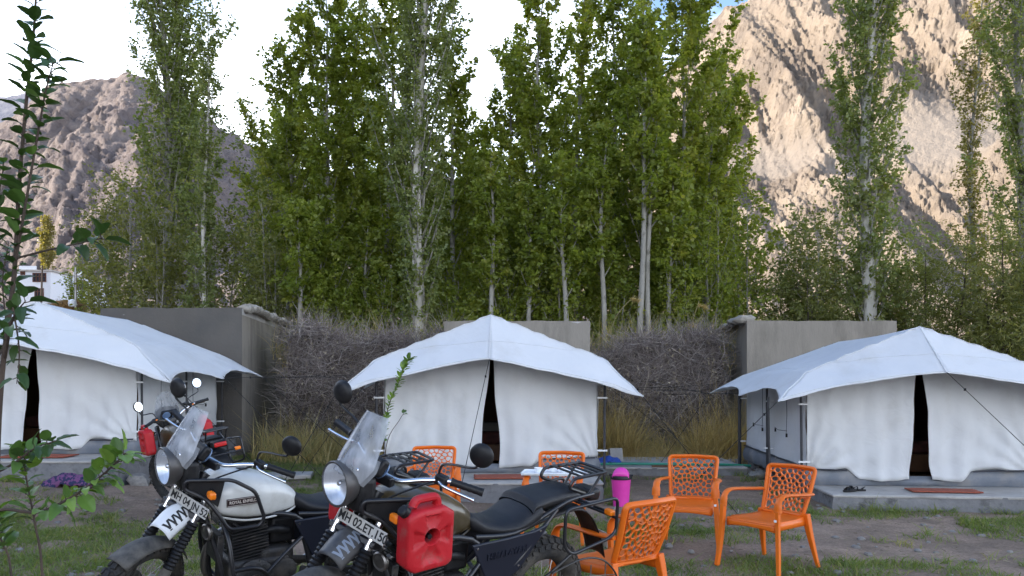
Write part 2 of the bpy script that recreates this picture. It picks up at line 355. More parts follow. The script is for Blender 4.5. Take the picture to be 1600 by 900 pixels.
def ground_material():
    m = mat('dirt ground', (0.205, 0.143, 0.104), (0.32, 0.23, 0.17), scale=0.9, rough=0.97, bump=0.9, bscale=9, dirt=(0.14, 0.10, 0.07), dscale=2.3, dlo=0.45, dhi=0.7, detail=10)
    n, l = m.node_tree.nodes, m.node_tree.links; b = n['Principled BSDF']
    src = b.inputs['Base Color'].links[0].from_socket
    tc = n.new('ShaderNodeTexCoord'); t = n.new('ShaderNodeTexNoise'); t.inputs['Scale'].default_value = 38; t.inputs['Detail'].default_value = 6; t.inputs['Roughness'].default_value = 0.8
    l.new(tc.outputs['Object'], t.inputs['Vector'])
    rp = n.new('ShaderNodeValToRGB'); rp.color_ramp.elements[0].position = 0.35; rp.color_ramp.elements[1].position = 0.72
    rp.color_ramp.elements[0].color = (0.55, 0.53, 0.5, 1); rp.color_ramp.elements[1].color = (1.35, 1.32, 1.28, 1)
    mx = n.new('ShaderNodeMix'); mx.data_type = 'RGBA'; mx.blend_type = 'MULTIPLY'; mx.inputs['Factor'].default_value = 1
    l.new(t.outputs['Fac'], rp.inputs['Fac']); l.new(src, mx.inputs['A']); l.new(rp.outputs['Color'], mx.inputs['B']); l.new(mx.outputs['Result'], b.inputs['Base Color'])
    return m
GROUND = ground_material()
def build_ground():
    def axis(a):
        s = [0.0]; step = 0.16
        while s[-1] < a: s.append(s[-1] + step); step = step * (1.0 if s[-1] < 9 else 1.09)
        return np.array(s)
    ax = axis(1500); xs = np.concatenate([-ax[:0:-1], ax]); ys = xs + 8.0
    X, Y = np.meshgrid(xs, ys)
    Z = gz(X, Y)
    for i in range(Z.shape[0]):
        for j in range(Z.shape[1]):
            if abs(X[i, j]) < 9 and 2 < Y[i, j] < 18:
                Z[i, j] += 0.025 * noise.noise((X[i, j] * 2.2, Y[i, j] * 2.2, 0)) + 0.012 * noise.noise((X[i, j] * 6, Y[i, j] * 6, 3))
    Z = np.where(np.hypot(X, Y) > 250, Z * 0 + np.minimum(Z, 4), Z)
    V = np.stack([X, Y, Z], -1).reshape(-1, 3); nx, ny = len(xs), len(ys)
    I, J = np.meshgrid(np.arange(nx - 1), np.arange(ny - 1)); k = (J * nx + I).ravel()
    F = np.stack([k, k + 1, k + nx + 1, k + nx], 1)
    tag(mobj('ground', np_mesh('ground', V, F, GROUND, True)), 'bare trodden dirt ground of the camp with grass patches', 'ground', kind='structure')
build_ground()

def mountain_mat(name, a, b, c, d):
    m = mat(name, a, b, scale=0.02, rough=1.0, bump=0, detail=12, dirt=c, dscale=0.035, dlo=0.48, dhi=0.6, spec=0.1)
    n, l = m.node_tree.nodes, m.node_tree.links; p = n['Principled BSDF']
    tc = n.new('ShaderNodeTexCoord'); prev = None
    for sc, dist in ((0.10, 5.0), (0.45, 1.3)):
        t = n.new('ShaderNodeTexNoise'); t.inputs['Scale'].default_value = sc; t.inputs['Detail'].default_value = 8; t.inputs['Roughness'].default_value = 0.7
        l.new(tc.outputs['Object'], t.inputs['Vector'])
        bp = n.new('ShaderNodeBump'); bp.inputs['Strength'].default_value = 0.8; bp.inputs['Distance'].default_value = dist
        l.new(t.outputs['Fac'], bp.inputs['Height'])
        if prev: l.new(prev.outputs['Normal'], bp.inputs['Normal'])
        prev = bp
    # scree: smooth grey-beige fans where the attribute says so
    at_ = n.new('ShaderNodeAttribute'); at_.attribute_name = 'tint'
    mx = n.new('ShaderNodeMix'); mx.data_type = 'RGBA'; src = p.inputs['Base Color'].links[0].from_socket
    l.new(at_.outputs['Fac'], mx.inputs['Factor']); l.new(src, mx.inputs['A']); mx.inputs['B'].default_value = (*d, 1)
    l.new(mx.outputs['Result'], p.inputs['Base Color'])
    inv = n.new('ShaderNodeMath'); inv.operation = 'MULTIPLY_ADD'; inv.inputs[1].default_value = -0.5; inv.inputs[2].default_value = 0.55
    l.new(at_.outputs['Fac'], inv.inputs[0]); l.new(inv.outputs[0], prev.inputs['Strength'])
    l.new(prev.outputs['Normal'], p.inputs['Normal'])
    return m
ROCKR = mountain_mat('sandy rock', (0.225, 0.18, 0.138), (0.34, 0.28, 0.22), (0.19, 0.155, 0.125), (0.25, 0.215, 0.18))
ROCKL = mountain_mat('shade tinted rock', (0.175, 0.145, 0.135), (0.255, 0.21, 0.185), (0.15, 0.125, 0.12), (0.23, 0.195, 0.17))  # purple grey of haze and shade put into the rock colour
ROCKF = mountain_mat('far haze tinted rock', (0.17, 0.17, 0.20), (0.21, 0.21, 0.235), (0.15, 0.155, 0.19), (0.2, 0.2, 0.22))  # blue of distance haze put into the rock colour

def mountain(name, label, crest, d0, d1, back, mtl, npx, nt, amp, seed, scree=(), e0=0.01, rib=0.02, skew=0.0):
    """terrain that climbs from d0 metres to a crest line at d1(azimuth) metres"""
    cx = np.array([c[0] for c in crest], float); cy = np.array([c[1] for c in crest], float); cd = np.array([c[2] for c in crest], float)
    pxs = np.linspace(cx[0], cx[-1], npx); V = []; tint = []
    for j in range(nt):
        t = j / (nt - 1) * (1 + back)
        for i, px in enumerate(pxs):
            e1 = (HOR - np.interp(px, cx, cy)) / FPX; D = float(np.interp(px, cx, cd))
            u = (px - 800) / FPX
            tt = min(t, 1.0)
            d = d0 + (D - d0) * tt ** 0.92 + (max(t - 1, 0) * (D - d0) * 1.1)
            e = e0 + (e1 - e0) * tt ** 0.95
            z = CAMZ + e * d
            if t > 1: z -= (t - 1) * (D - d0) * 0.75
            x, y = u * d, d
            sm = 0.0
            for (sx, sy, rx, ry, w) in scree:
                py = HOR - e * FPX
                q = ((px - sx) / rx) ** 2 + ((py - sy) / ry) ** 2
                sm = max(sm, w * math.exp(-q * q))
            k = amp * (1 - 0.93 * sm) * (0.25 + 0.75 * math.sin(math.pi * min(tt * 0.93 + 0.03, 1)) ** 0.6) * (1 if tt < 1 else 0.6)
            k *= min(1.0, 0.35 + e * 2.2)
            wx = x + 16 * noise.noise((x * 0.010, y * 0.010, seed)) + 5 * noise.noise((x * 0.035, z * 0.035, seed + 3)); wz = z + 12 * noise.noise((x * 0.012 + 7, y * 0.012, seed))
            wu = u + (wx - x) / 330; we = e + (wz - z) / 330; ac = 300 * (wu + skew * we); dn = 300 * (we - skew * wu)                # across and along the ribs
            r1 = 1 - 2 * abs(noise.noise((ac * rib, dn * rib * 0.22, seed)))
            r2 = noise.ridged_multi_fractal((ac * rib * 2.6, dn * rib * 0.55, y * rib * 0.3 + seed), 0.75, 2.2, 6, 0.9, 2.0) - 0.9
            n2 = noise.fractal((x * 0.22, y * 0.11, z * 0.22 + seed), 0.35, 2.1, 6)
            h = k * (r1 * 0.85 + r2 * 0.36 + n2 * 0.13)
            # push the ribs out of the slope, mostly towards the valley and up
            V.append((x - u * h * 0.5, y - h * 0.75, z + h * 0.55)); tint.append(min(1, sm * 1.05))
    V = np.array(V); I, J = np.meshgrid(np.arange(npx - 1), np.arange(nt - 1)); k = (J * npx + I).ravel()
    F = np.stack([k, k + 1, k + npx + 1, k + npx], 1)
    o = mobj(name, np_mesh(name, V, F, mtl, True, tint))
    return tag(o, label, 'mountain', kind='structure')

mountain('mountain', 'huge sunlit sandy mountain with rocky ribs and scree on the right',
         [(900, 330, 420), (980, 215, 410), (1040, 130, 400), (1085, 75, 390), (1125, 36, 385), (1160, 14, 380), (1200, -8, 375), (1300, -75, 370), (1500, -165, 360), (1700, -235, 360), (2100, -280, 360)],
         118, 360, 0.35, ROCKR, 560, 330, 16, 3.0,
         scree=[(1470, 215, 130, 62, 0.95), (1180, 262, 120, 34, 0.8), (1330, 285, 60, 25, 0.6)], rib=0.021, skew=0.85, e0=-0.004)
mountain('mountain', 'rocky mountain tinted purple grey for haze, in half shade on the left',
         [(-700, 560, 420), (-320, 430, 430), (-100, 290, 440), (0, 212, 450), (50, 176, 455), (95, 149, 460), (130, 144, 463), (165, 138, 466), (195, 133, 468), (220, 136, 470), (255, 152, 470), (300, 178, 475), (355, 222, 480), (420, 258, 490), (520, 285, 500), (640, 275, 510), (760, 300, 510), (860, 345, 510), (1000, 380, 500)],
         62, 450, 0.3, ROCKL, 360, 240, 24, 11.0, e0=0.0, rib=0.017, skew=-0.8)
mountain('mountain', 'far mountain tinted blue for haze behind the left ridge',
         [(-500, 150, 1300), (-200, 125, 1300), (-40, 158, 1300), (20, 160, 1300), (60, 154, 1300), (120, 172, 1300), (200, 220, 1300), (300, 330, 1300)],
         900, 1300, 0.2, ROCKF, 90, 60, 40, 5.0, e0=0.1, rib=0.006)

def add_shade_ridge():
    """added unseen ridge that blocks the sun so the camp lies in shade"""
    a = math.atan2(SUN_DIR.y, SUN_DIR.x); c, s = math.cos(a), math.sin(a); V = []; tint = []
    nu, nv = 90, 60
    for j in range(nv):
        for i in range(nu):
            r = lerp(34, 330, j / (nv - 1)); q = lerp(-130, 190, i / (nu - 1))
            h = 92 * math.exp(-((r - 150) / 58) ** 2) * float(sstep(-115, -55, q) * (1 - sstep(80, 180, q)))
            x, y = c * r - s * q, s * r + c * q
            h *= 1 + 0.10 * noise.fractal((x * 0.02, y * 0.02, 4), 0.8, 2, 5)
            V.append((x, y, h - 1.5 * (1 - min(1, h / 10)))); tint.append(0)
    I, J = np.meshgrid(np.arange(nu - 1), np.arange(nv - 1)); k = (J * nu + I).ravel()
    F = np.stack([k, k + nu, k + nu + 1, k + 1], 1)
    tag(mobj('shade_hill', np_mesh('shade_hill', np.array(V), F, ROCKL, True, tint)), 'unseen ridge added to keep the sun off the camp', 'shade_hill', kind='structure')
add_shade_ridge()

# ------------------------------------------------------------------ strands: blades and twigs in bulk
def strips(P, D, L, w, bend, nseg=2, rng=None, tint=None):
    """flat tapering blades; P base, D unit direction, L length, w width, bend sideways/down"""
    n = len(P); rng = rng or np.random.default_rng(1)
    side = np.cross(D, rng.normal(size=(n, 3))); side /= np.linalg.norm(side, axis=1, keepdims=True) + 1e-9
    bd = bend; V = np.empty((n, (nseg + 1) * 2, 3))
    for k in range(nseg + 1):
        t = k / nseg; c = P + D * (L * t)[:, None] + bd * (t * t * L)[:, None]
        ww = (w * (1 - t ** 1.5 * 0.94) * 0.5)[:, None]
        V[:, 2 * k] = c - side * ww; V[:, 2 * k + 1] = c + side * ww
    base = np.arange(n)[:, None] * ((nseg + 1) * 2)
    F = np.concatenate([base + np.array([2 * k, 2 * k + 1, 2 * k + 3, 2 * k + 2]) for k in range(nseg)], 0)
    tt = np.repeat(rng.random(n) if tint is None else tint, (nseg + 1) * 2)
    return V.reshape(-1, 3), F, tt
def rods(P, D, L, r, bend, nseg=2, rng=None, tint=None):
    """three sided bent twigs"""
    n = len(P); rng = rng or np.random.default_rng(1)
    u = np.cross(D, rng.normal(size=(n, 3))); u /= np.linalg.norm(u, axis=1, keepdims=True) + 1e-9
    v = np.cross(D, u); V = np.empty((n, (nseg + 1) * 3, 3))
    for k in range(nseg + 1):
        t = k / nseg; c = P + D * (L * t)[:, None] + bend * (np.sin(t * 2.2) * L * 0.35)[:, None]
        rr = (r * (1 - 0.7 * t))[:, None]
        for q in range(3):
            a = q * 2.0944; V[:, 3 * k + q] = c + (u * math.cos(a) + v * math.sin(a)) * rr
    base = np.arange(n)[:, None] * ((nseg + 1) * 3); F = []
    for k in range(nseg):
        for q in range(3):
            q2 = (q + 1) % 3; F.append(base + np.array([3 * k + q, 3 * k + q2, 3 * k + 3 + q2, 3 * k + 3 + q]))
    tt = np.repeat(rng.random(n) if tint is None else tint, (nseg + 1) * 3)
    return V.reshape(-1, 3), np.concatenate(F, 0), tt
def unit(a): return a / (np.linalg.norm(a, axis=-1, keepdims=True) + 1e-9)

# ------------------------------------------------------------------ camp platforms and rooms
def rough_slab(name, label, cat, x0, x1, y0, y1, zt, zb, rz=0, piv=None, mtl=None, group=None, jag=0.02):
    """cast concrete slab with a trowelled top part and an uneven cast side"""
    piv = piv or ((x0 + x1) / 2, y0); o = empty(name, (piv[0], piv[1], 0), rz, label, cat, group)
    rnd = random.Random(int(x0 * 100))
    nx, ny, nzv = 44, 40, 5
    mb = MB()
    ring = [(lerp(x0, x1, i / nx), y0) for i in range(nx)] + [(x1, lerp(y0, y1, i / ny)) for i in range(ny)] + [(lerp(x1, x0, i / nx), y1) for i in range(nx)] + [(x0, lerp(y1, y0, i / ny)) for i in range(ny)]
    n = len(ring); vs = []
    for k in range(nzv):
        z = lerp(zb, zt - 0.012, k / (nzv - 1))
        for (x, y) in ring:
            g = jag * noise.fractal((x * 5, y * 5, z * 9), 0.6, 2.2, 5)
            cxx, cyy = (x0 + x1) / 2, (y0 + y1) / 2
            dx = (1 if x > x1 - 1e-6 else -1 if x < x0 + 1e-6 else 0); dy = (1 if y > y1 - 1e-6 else -1 if y < y0 + 1e-6 else 0)
            e = g + 0.015 * (1 - k / (nzv - 1))
            vs.append((x + dx * e - piv[0], y + dy * e - piv[1], z))
    fs = [(k * n + i, k * n + (i + 1) % n, (k + 1) * n + (i + 1) % n, (k + 1) * n + i) for k in range(nzv - 1) for i in range(n)]
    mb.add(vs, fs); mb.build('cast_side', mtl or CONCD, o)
    top = MB(); vs = []
    for k, (off, z) in enumerate(((0.0, zt - 0.03), (0.004, zt - 0.012), (-0.008, zt))):
        for (x, y) in ring:
            dx = (1 if x > x1 - 1e-6 else -1 if x < x0 + 1e-6 else 0); dy = (1 if y > y1 - 1e-6 else -1 if y < y0 + 1e-6 else 0)
            e = off + 0.007 * noise.noise((x * 7, y * 7, 2)) + 0.012
            vs.append((x + dx * e - piv[0], y + dy * e - piv[1], z + 0.004 * noise.noise((x * 3, y * 3, 5))))
    fs = [(k * n + i, k * n + (i + 1) % n, (k + 1) * n + (i + 1) % n, (k + 1) * n + i) for k in range(2) for i in range(n)]
    fs.append(tuple(2 * n + i for i in range(n)))
    top.add(vs, fs); top.build('trowelled_top', CONC, o)
    return o
LT, CT, RT = Vector((-6.75, 11.2, 0.47)), Vector((-0.29, 10.8, 0.25)), Vector((5.15, 9.95, 0.18))
RT_ROT = R(-4)
rough_slab('concrete_platform', 'concrete platform under the left tent', 'platform', -8.6, -5.12, 10.25, 15.0, LT.z, -0.1, group='tent platforms')
rough_slab('concrete_platform', 'concrete platform under the centre tent behind the motorcycles', 'platform', -1.78, 1.12, 9.75, 14.45, CT.z, -0.1, group='tent platforms')
rough_slab('concrete_platform', 'concrete platform under the right tent', 'platform', 3.75, 7.1, 9.2, 14.6, RT.z, -0.1, rz=R(-5), piv=(3.75, 9.2), group='tent platforms')
rough_slab('concrete_slab', 'low concrete slab carrying the green pipe between centre and right tents', 'slab', 1.25, 3.75, 12.6, 14.3, 0.13, -0.1, jag=0.03)

def blob(rnd, sx, sy, sz, seed, n=2):
    """rounded, angular stone: a lumpy low sphere"""
    mb = MB(); nu, nv = 9, 6
    def fn(u, v):
        a = u * 2 * math.pi; b = (v - 0.5) * math.pi
        p = Vector((math.cos(a) * math.cos(b), math.sin(a) * math.cos(b), math.sin(b)))
        q = max(abs(p.x), abs(p.y), abs(p.z)); p = p.lerp(p / q, 0.85)
        k = 1 + 0.34 * noise.noise(p * 1.9 + Vector((seed * 3.1, seed, 0)))
        return Vector((p.x * sx * k, p.y * sy * k, p.z * sz * k))
    mb.grid(nu, nv, fn, closed_u=True)
    return mb
STONES = [blob(None, 0.5, 0.5, 0.5, i).mesh('stone', STONE, True, 50) for i in range(4)]
GSTONES = [blob(None, 0.5, 0.5, 0.5, i + 9).mesh('stone', ROCK, True, 50) for i in range(4)]
def stone(parent, loc, size, rnd, meshes=STONES, name='stone'):
    o = mobj(name, rnd.choice(meshes), parent); o.location = loc; o.scale = size
    o.rotation_euler = (rnd.uniform(-.2, .2), rnd.uniform(-.2, .2), rnd.uniform(0, 6.28)); return o

def room(label, near, far, wx, top, base, sgn, seed, front=None, coping=True, group='cement rooms behind the tents'):
    """plastered block: near = front corner at its visible side, far = rear of that side, wx = front width away from it"""
    o = empty('cement_room', (near[0], near[1], base), 0, label, 'building', group); rnd = random.Random(seed)
    nx, ny = near; sx, sy = far[0] - nx, far[1] - ny
    A, B = Vector((0, 0)), Vector((sx, sy)); C = B + Vector((wx, 0.05)); Dd = Vector((wx, 0.06))
    H = top - base
    poly = [A, B, C, Dd] if sgn > 0 else [A, Dd, C, B]
    mb = MB()
    def strip(p, q, n, m, mt):
        mb = MB()
        vs = []
        nrm = Vector((q.y - p.y, -(q.x - p.x), 0)).normalized()
        for j in range(m + 1):
            for i in range(n + 1):
                t = i / n; zz = -0.3 + (H + 0.3) * j / m; pt = p.lerp(q, t)
                if j == m: zz += 0.02 * noise.noise((pt.x * 2.5, pt.y * 2.5, seed)) - 0.012
                k = 0.012 * noise.noise((pt.x * 1.6, pt.y * 1.6 + seed, zz * 1.6))
                if i in (0, n): k = 0
                vs.append((pt.x + nrm.x * k, pt.y + nrm.y * k, zz))
        mb.add(vs, [(j * (n + 1) + i, j * (n + 1) + i + 1, (j + 1) * (n + 1) + i + 1, (j + 1) * (n + 1) + i) for j in range(m) for i in range(n)])
        mb.build('plaster_wall', mt, o, ang=60)
    fr = 3 if sgn > 0 else 0
    for i in range(4): strip(poly[i], poly[(i + 1) % 4], 24, 16, (front or PLASTER) if i == fr else PLASTER)
    rf = MB(); rf.prism([(p.x * 0.992 + 0.004, p.y * 0.992 + 0.004) for p in (poly if sgn < 0 else poly[::-1])], H - 0.14, H - 0.03); rf.build('roof_slab', CONC, o)
    # uneven coping stones bedded along the side wall
    L = B.length if coping else 0; y = 0.12
    while y < L - 0.1:
        w = rnd.uniform(0.16, 0.34); p = A.lerp(B, min(1, (y + w / 2) / L))
        stone(o, (p.x, p.y, H + rnd.uniform(-0.01, 0.05)), (rnd.uniform(0.26, 0.42), w * 1.05, rnd.uniform(0.08, 0.17)), rnd, name='coping_stone').rotation_euler = (0, 0, rnd.uniform(-.2, .2))
        y += w
    return o
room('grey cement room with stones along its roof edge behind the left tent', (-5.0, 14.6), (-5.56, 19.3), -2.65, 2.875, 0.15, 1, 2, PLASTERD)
room('plain grey cement room showing behind the centre tent', (1.44, 14.55), (1.35, 17.2), -2.7, 2.63, 0.0, 1, 4, coping=False)
room('tan grey cement room behind the right tent', (4.44, 14.9), (4.8, 17.9), 2.86, 2.66, 0.0, -1, 5)

# ------------------------------------------------------------------ dry brush fences
def brush_fence(label, x0, x1, y, top, n, seed, lumps):
    rng = np.random.default_rng(seed); o = empty('brush_fence', ((x0 + x1) / 2, y, 0), 0, label, 'brush fence', 'dry brush fences')
    ox, oy = (x0 + x1) / 2, y
    def th(x): return top + 0.16 * np.sin(x * 1.9 + seed) + 0.10 * np.sin(x * 4.3 + 2 * seed) + lumps(x)
    def face(x, t):   # front profile: bulging, t 0 bottom .. 1 top
        z = t * th(x); yy = y + 0.35 * t * t - 0.25 * math.sin(math.pi * t) + 0.16 * noise.fractal((x * 1.5, z * 1.7, seed), 0.7, 2, 4)
        return yy, z
    core = MB()
    def fn(u, v):
        x = lerp(x0, x1, u)
        if v < 0.75: yy, z = face(x, v / 0.75); return (x - ox, yy - oy + 0.12, z - 0.05)
        q = (v - 0.75) / 0.25; yy, z = face(x, 1.0); return (x - ox, yy - oy + 0.12 + q * 0.9, z - 0.05 - 0.5 * q * q)
    core.grid(50, 30, fn); core.build('dark_core', mat('dark brush core %d' % seed, (0.05, 0.04, 0.033), (0.09, 0.075, 0.062), scale=9, rough=1, bump=1, bscale=30), o)  # solid dark core added behind the twigs to block light
    X = rng.uniform(x0, x1, n); T = rng.random(n) ** 0.85
    P = np.empty((n, 3))
    for i in range(n):
        yy, z = face(X[i], T[i]); P[i] = (X[i] - ox, yy - oy + rng.normal(0, 0.06), z)
    topm = rng.random(n) < 0.22
    P[topm, 1] += rng.uniform(0, 0.7, topm.sum()); P[topm, 2] = th(X[topm]) - rng.uniform(0, 0.15, topm.sum())
    D = rng.normal(size=(n, 3)) * np.array([1, 0.55, 0.8]); D[:, 1] -= 0.25; D[:, 2] += 0.25; D = unit(D)
    V, F, t = rods(P, D, rng.uniform(0.16, 0.6, n), rng.uniform(0.0025, 0.006, n), unit(rng.normal(size=(n, 3))), 2, rng, rng.random(n) ** 1.6)
    tag(mobj('dry_twigs', np_mesh('dry_twigs', V, F, TWIGM, False, t), o), 'tangle of thin bare grey twigs', kind='stuff')
    # pale dead leaves caught in it
    m = n // 5; k = rng.integers(0, n, m); Q = P[k] + rng.normal(0, 0.07, (m, 3)); Q[:, 1] -= 0.1
    V, F, t = strips(Q, unit(rng.normal(size=(m, 3))), rng.uniform(0.03, 0.07, m), rng.uniform(0.02, 0.045, m), rng.normal(0, 0.3, (m, 3)), 2, rng)
    tag(mobj('dead_leaves', np_mesh('dead_leaves', V, F, STRAWM, False, t * 0.75), o), 'pale withered leaves caught in the twigs', kind='stuff')
    return o
brush_fence('dark dry brush fence between the left room and the centre tent', -4.5, -1.15, 15.6, 2.36, 9500, 3, lambda x: 0.14 * np.exp(-((x + 2.4) / 0.6) ** 2))
brush_fence('dry brush fence between the centre tent and the right room', 1.3, 4.2, 15.6, 2.22, 9500, 8, lambda x: 0.12 * np.exp(-((x - 4.2) / 0.7) ** 2))

# ------------------------------------------------------------------ village beyond the camp on the left
def village():
    y = 118.0; k = y / FPX
    def X(px): return (px - 800) * k
    def Z(py): return CAMZ - (py - HOR) * k
    def house(label, px0, px1, py0, py1, dep, wins, parapet=True, yy=y):
        zb = Z(py1) - 9; o = empty('village_house', (X(px0), yy, zb), 0, label, 'house', 'white village houses')
        w = X(px1) - X(px0); h = Z(py0) - zb
        MB().box((w / 2, dep / 2, h / 2), (w, dep, h)).build('wall', HOUSEW, o, smooth=False)
        MB().box((w / 2, dep / 2, h + 0.12), (w + 0.5, dep + 0.5, 0.24)).build('roof', CONC, o, smooth=False)
        if parapet: MB().box((w * 0.28, 0.3, h + 0.55), (w * 0.5, 0.25, 0.6)).build('parapet', HOUSEW, o, smooth=False)
        for (a, b, c, d, n) in wins:
            wx0, wx1, wz0, wz1 = X(a) - X(px0), X(b) - X(px0), Z(d) - zb, Z(c) - zb
            ww, wh = wx1 - wx0, wz1 - wz0; f = MB()
            for i in range(n + 1): f.box((wx0 + ww * i / n, -0.06, (wz0 + wz1) / 2), (0.12, 0.12, wh + 0.12))
            for j in (0, 0.62, 1): f.box(((wx0 + wx1) / 2, -0.055, wz0 + wh * j), (ww + 0.1, 0.1, 0.11))
            fo = f.build('window', WINF, o, smooth=False)
            for i in range(n):
                MB().box((wx0 + ww * (i + .5) / n, -0.02, (wz0 + wz1) / 2), (ww / n - 0.1, 0.03, wh - 0.1)).build('pane', PANE, fo, smooth=False)
        return o
    house('two storey white village house with brown framed windows', 27, 79, 424, 470, 9, [(33, 39, 425, 429, 1), (52, 72, 427, 440, 4), (55, 68, 451, 463, 3)])
    house('smaller white village house half hidden by the trees', 84, 112, 425, 447, 7, [(88, 104, 431, 446, 3)], True, y + 5)
    p = empty('utility_pole', (X(77), y - 2, Z(475)), 0, 'dark thin utility pole beside the white houses', 'pole')
    MB().tube([(0, 0, 0), (0.15, 0, 5.5)], [0.16, 0.11], 8).build('pole', BARKT, p)
    MB().box((0.1, 0, 4.9), (1.2, 0.1, 0.1)).build('crossarm', BARKT, p)
village()

def back_wall():
    rnd = random.Random(5); y = 26.0
    o = empty('boundary_wall', (-13.6, y, gzf(-13.6, y)), 0, 'pale block boundary wall behind the left tent roof', 'wall')
    zt = at(0, 484, y).z - o.location.z; x0, x1 = at(20, 0, y).x + 13.6, at(185, 0, y).x + 13.6
    MB().box(((x0 + x1) / 2, 0.2, zt / 2 - 0.35), (x1 - x0, 0.3, zt - 0.7)).build('masonry', CONC, o, smooth=False)
    blk = MB().box((0, 0, 0), (0.40, 0.30, 0.185)).mesh('wall_block', STONE, False)
    blk2 = MB().box((0, 0, 0), (0.40, 0.30, 0.185)).mesh('wall_block', HOUSEW, False)
    for r in range(3):
        x = x0 + (0.21 if r % 2 else 0)
        while x < x1 - 0.2:
            b = mobj('wall_block', blk2 if x > x0 + 2.3 else blk, o); b.location = (x + 0.2, 0.19 + rnd.uniform(-.015, .015), zt - 0.6 + r * 0.2); x += 0.415
    # hay on the wall
    h = empty('hay_heap', (at(105, 0, 25.4).x, 25.4, gzf(-14, 25.4)), 0, 'heap of brown hay piled against the block wall', 'hay')
    zz = at(0, 474, 25.4).z - h.location.z; rng = np.random.default_rng(4)
    def fn(u, v):
        a = u * 2 * math.pi; rr = math.sin(v * math.pi * 0.5 + 0.001)
        return (math.cos(a) * 0.62 * rr ** 0.7, math.sin(a) * 0.4 * rr ** 0.7, zz * (1 - v * 0.999) if v > 0.35 else zz - 0.12 * v + 0.1 * math.sin(a * 2))
    MB().grid(24, 14, fn, closed_u=True).build('packed_hay', mat('packed hay', (0.20, 0.11, 0.03), (0.30, 0.17, 0.06), scale=12, rough=1, bump=1), h)
    n = 1500; a = rng.random(n) * 6.28; t = rng.random(n)
    P = np.stack([np.cos(a) * 0.6 * t ** .4, np.sin(a) * 0.4 * t ** .4, zz - 0.55 * t * t * rng.random(n)], 1)
    V, F, tt = strips(P, unit(rng.normal(size=(n, 3))), rng.uniform(.08, .2, n), rng.uniform(.008, .02, n), rng.normal(0, .3, (n, 3)), 2, rng)
    tag(mobj('loose_hay', np_mesh('loose_hay', V, F, HAY, False, tt), h), 'loose hay stems', kind='stuff')
    p = empty('lamp_post', (at(118, 0, 25).x, 25, gzf(-14, 25)), 0, 'grey metal post with a pale round lamp by the hay', 'lamp post')
    z1 = at(0, 418, 25).z - p.location.z; zl = at(0, 474, 25).z - p.location.z
    MB().tube([(0, 0, 0), (0, 0, z1)], [0.05, 0.035], 10).build('post', STEEL, p)
    MB().lathe([(0.02, -0.12), (0.10, -0.10), (0.13, 0), (0.11, 0.09), (0.03, 0.13)], 16, Matrix.Translation((-0.09, -0.02, zl))).build('lamp_globe', CUPW, p)
back_wall()
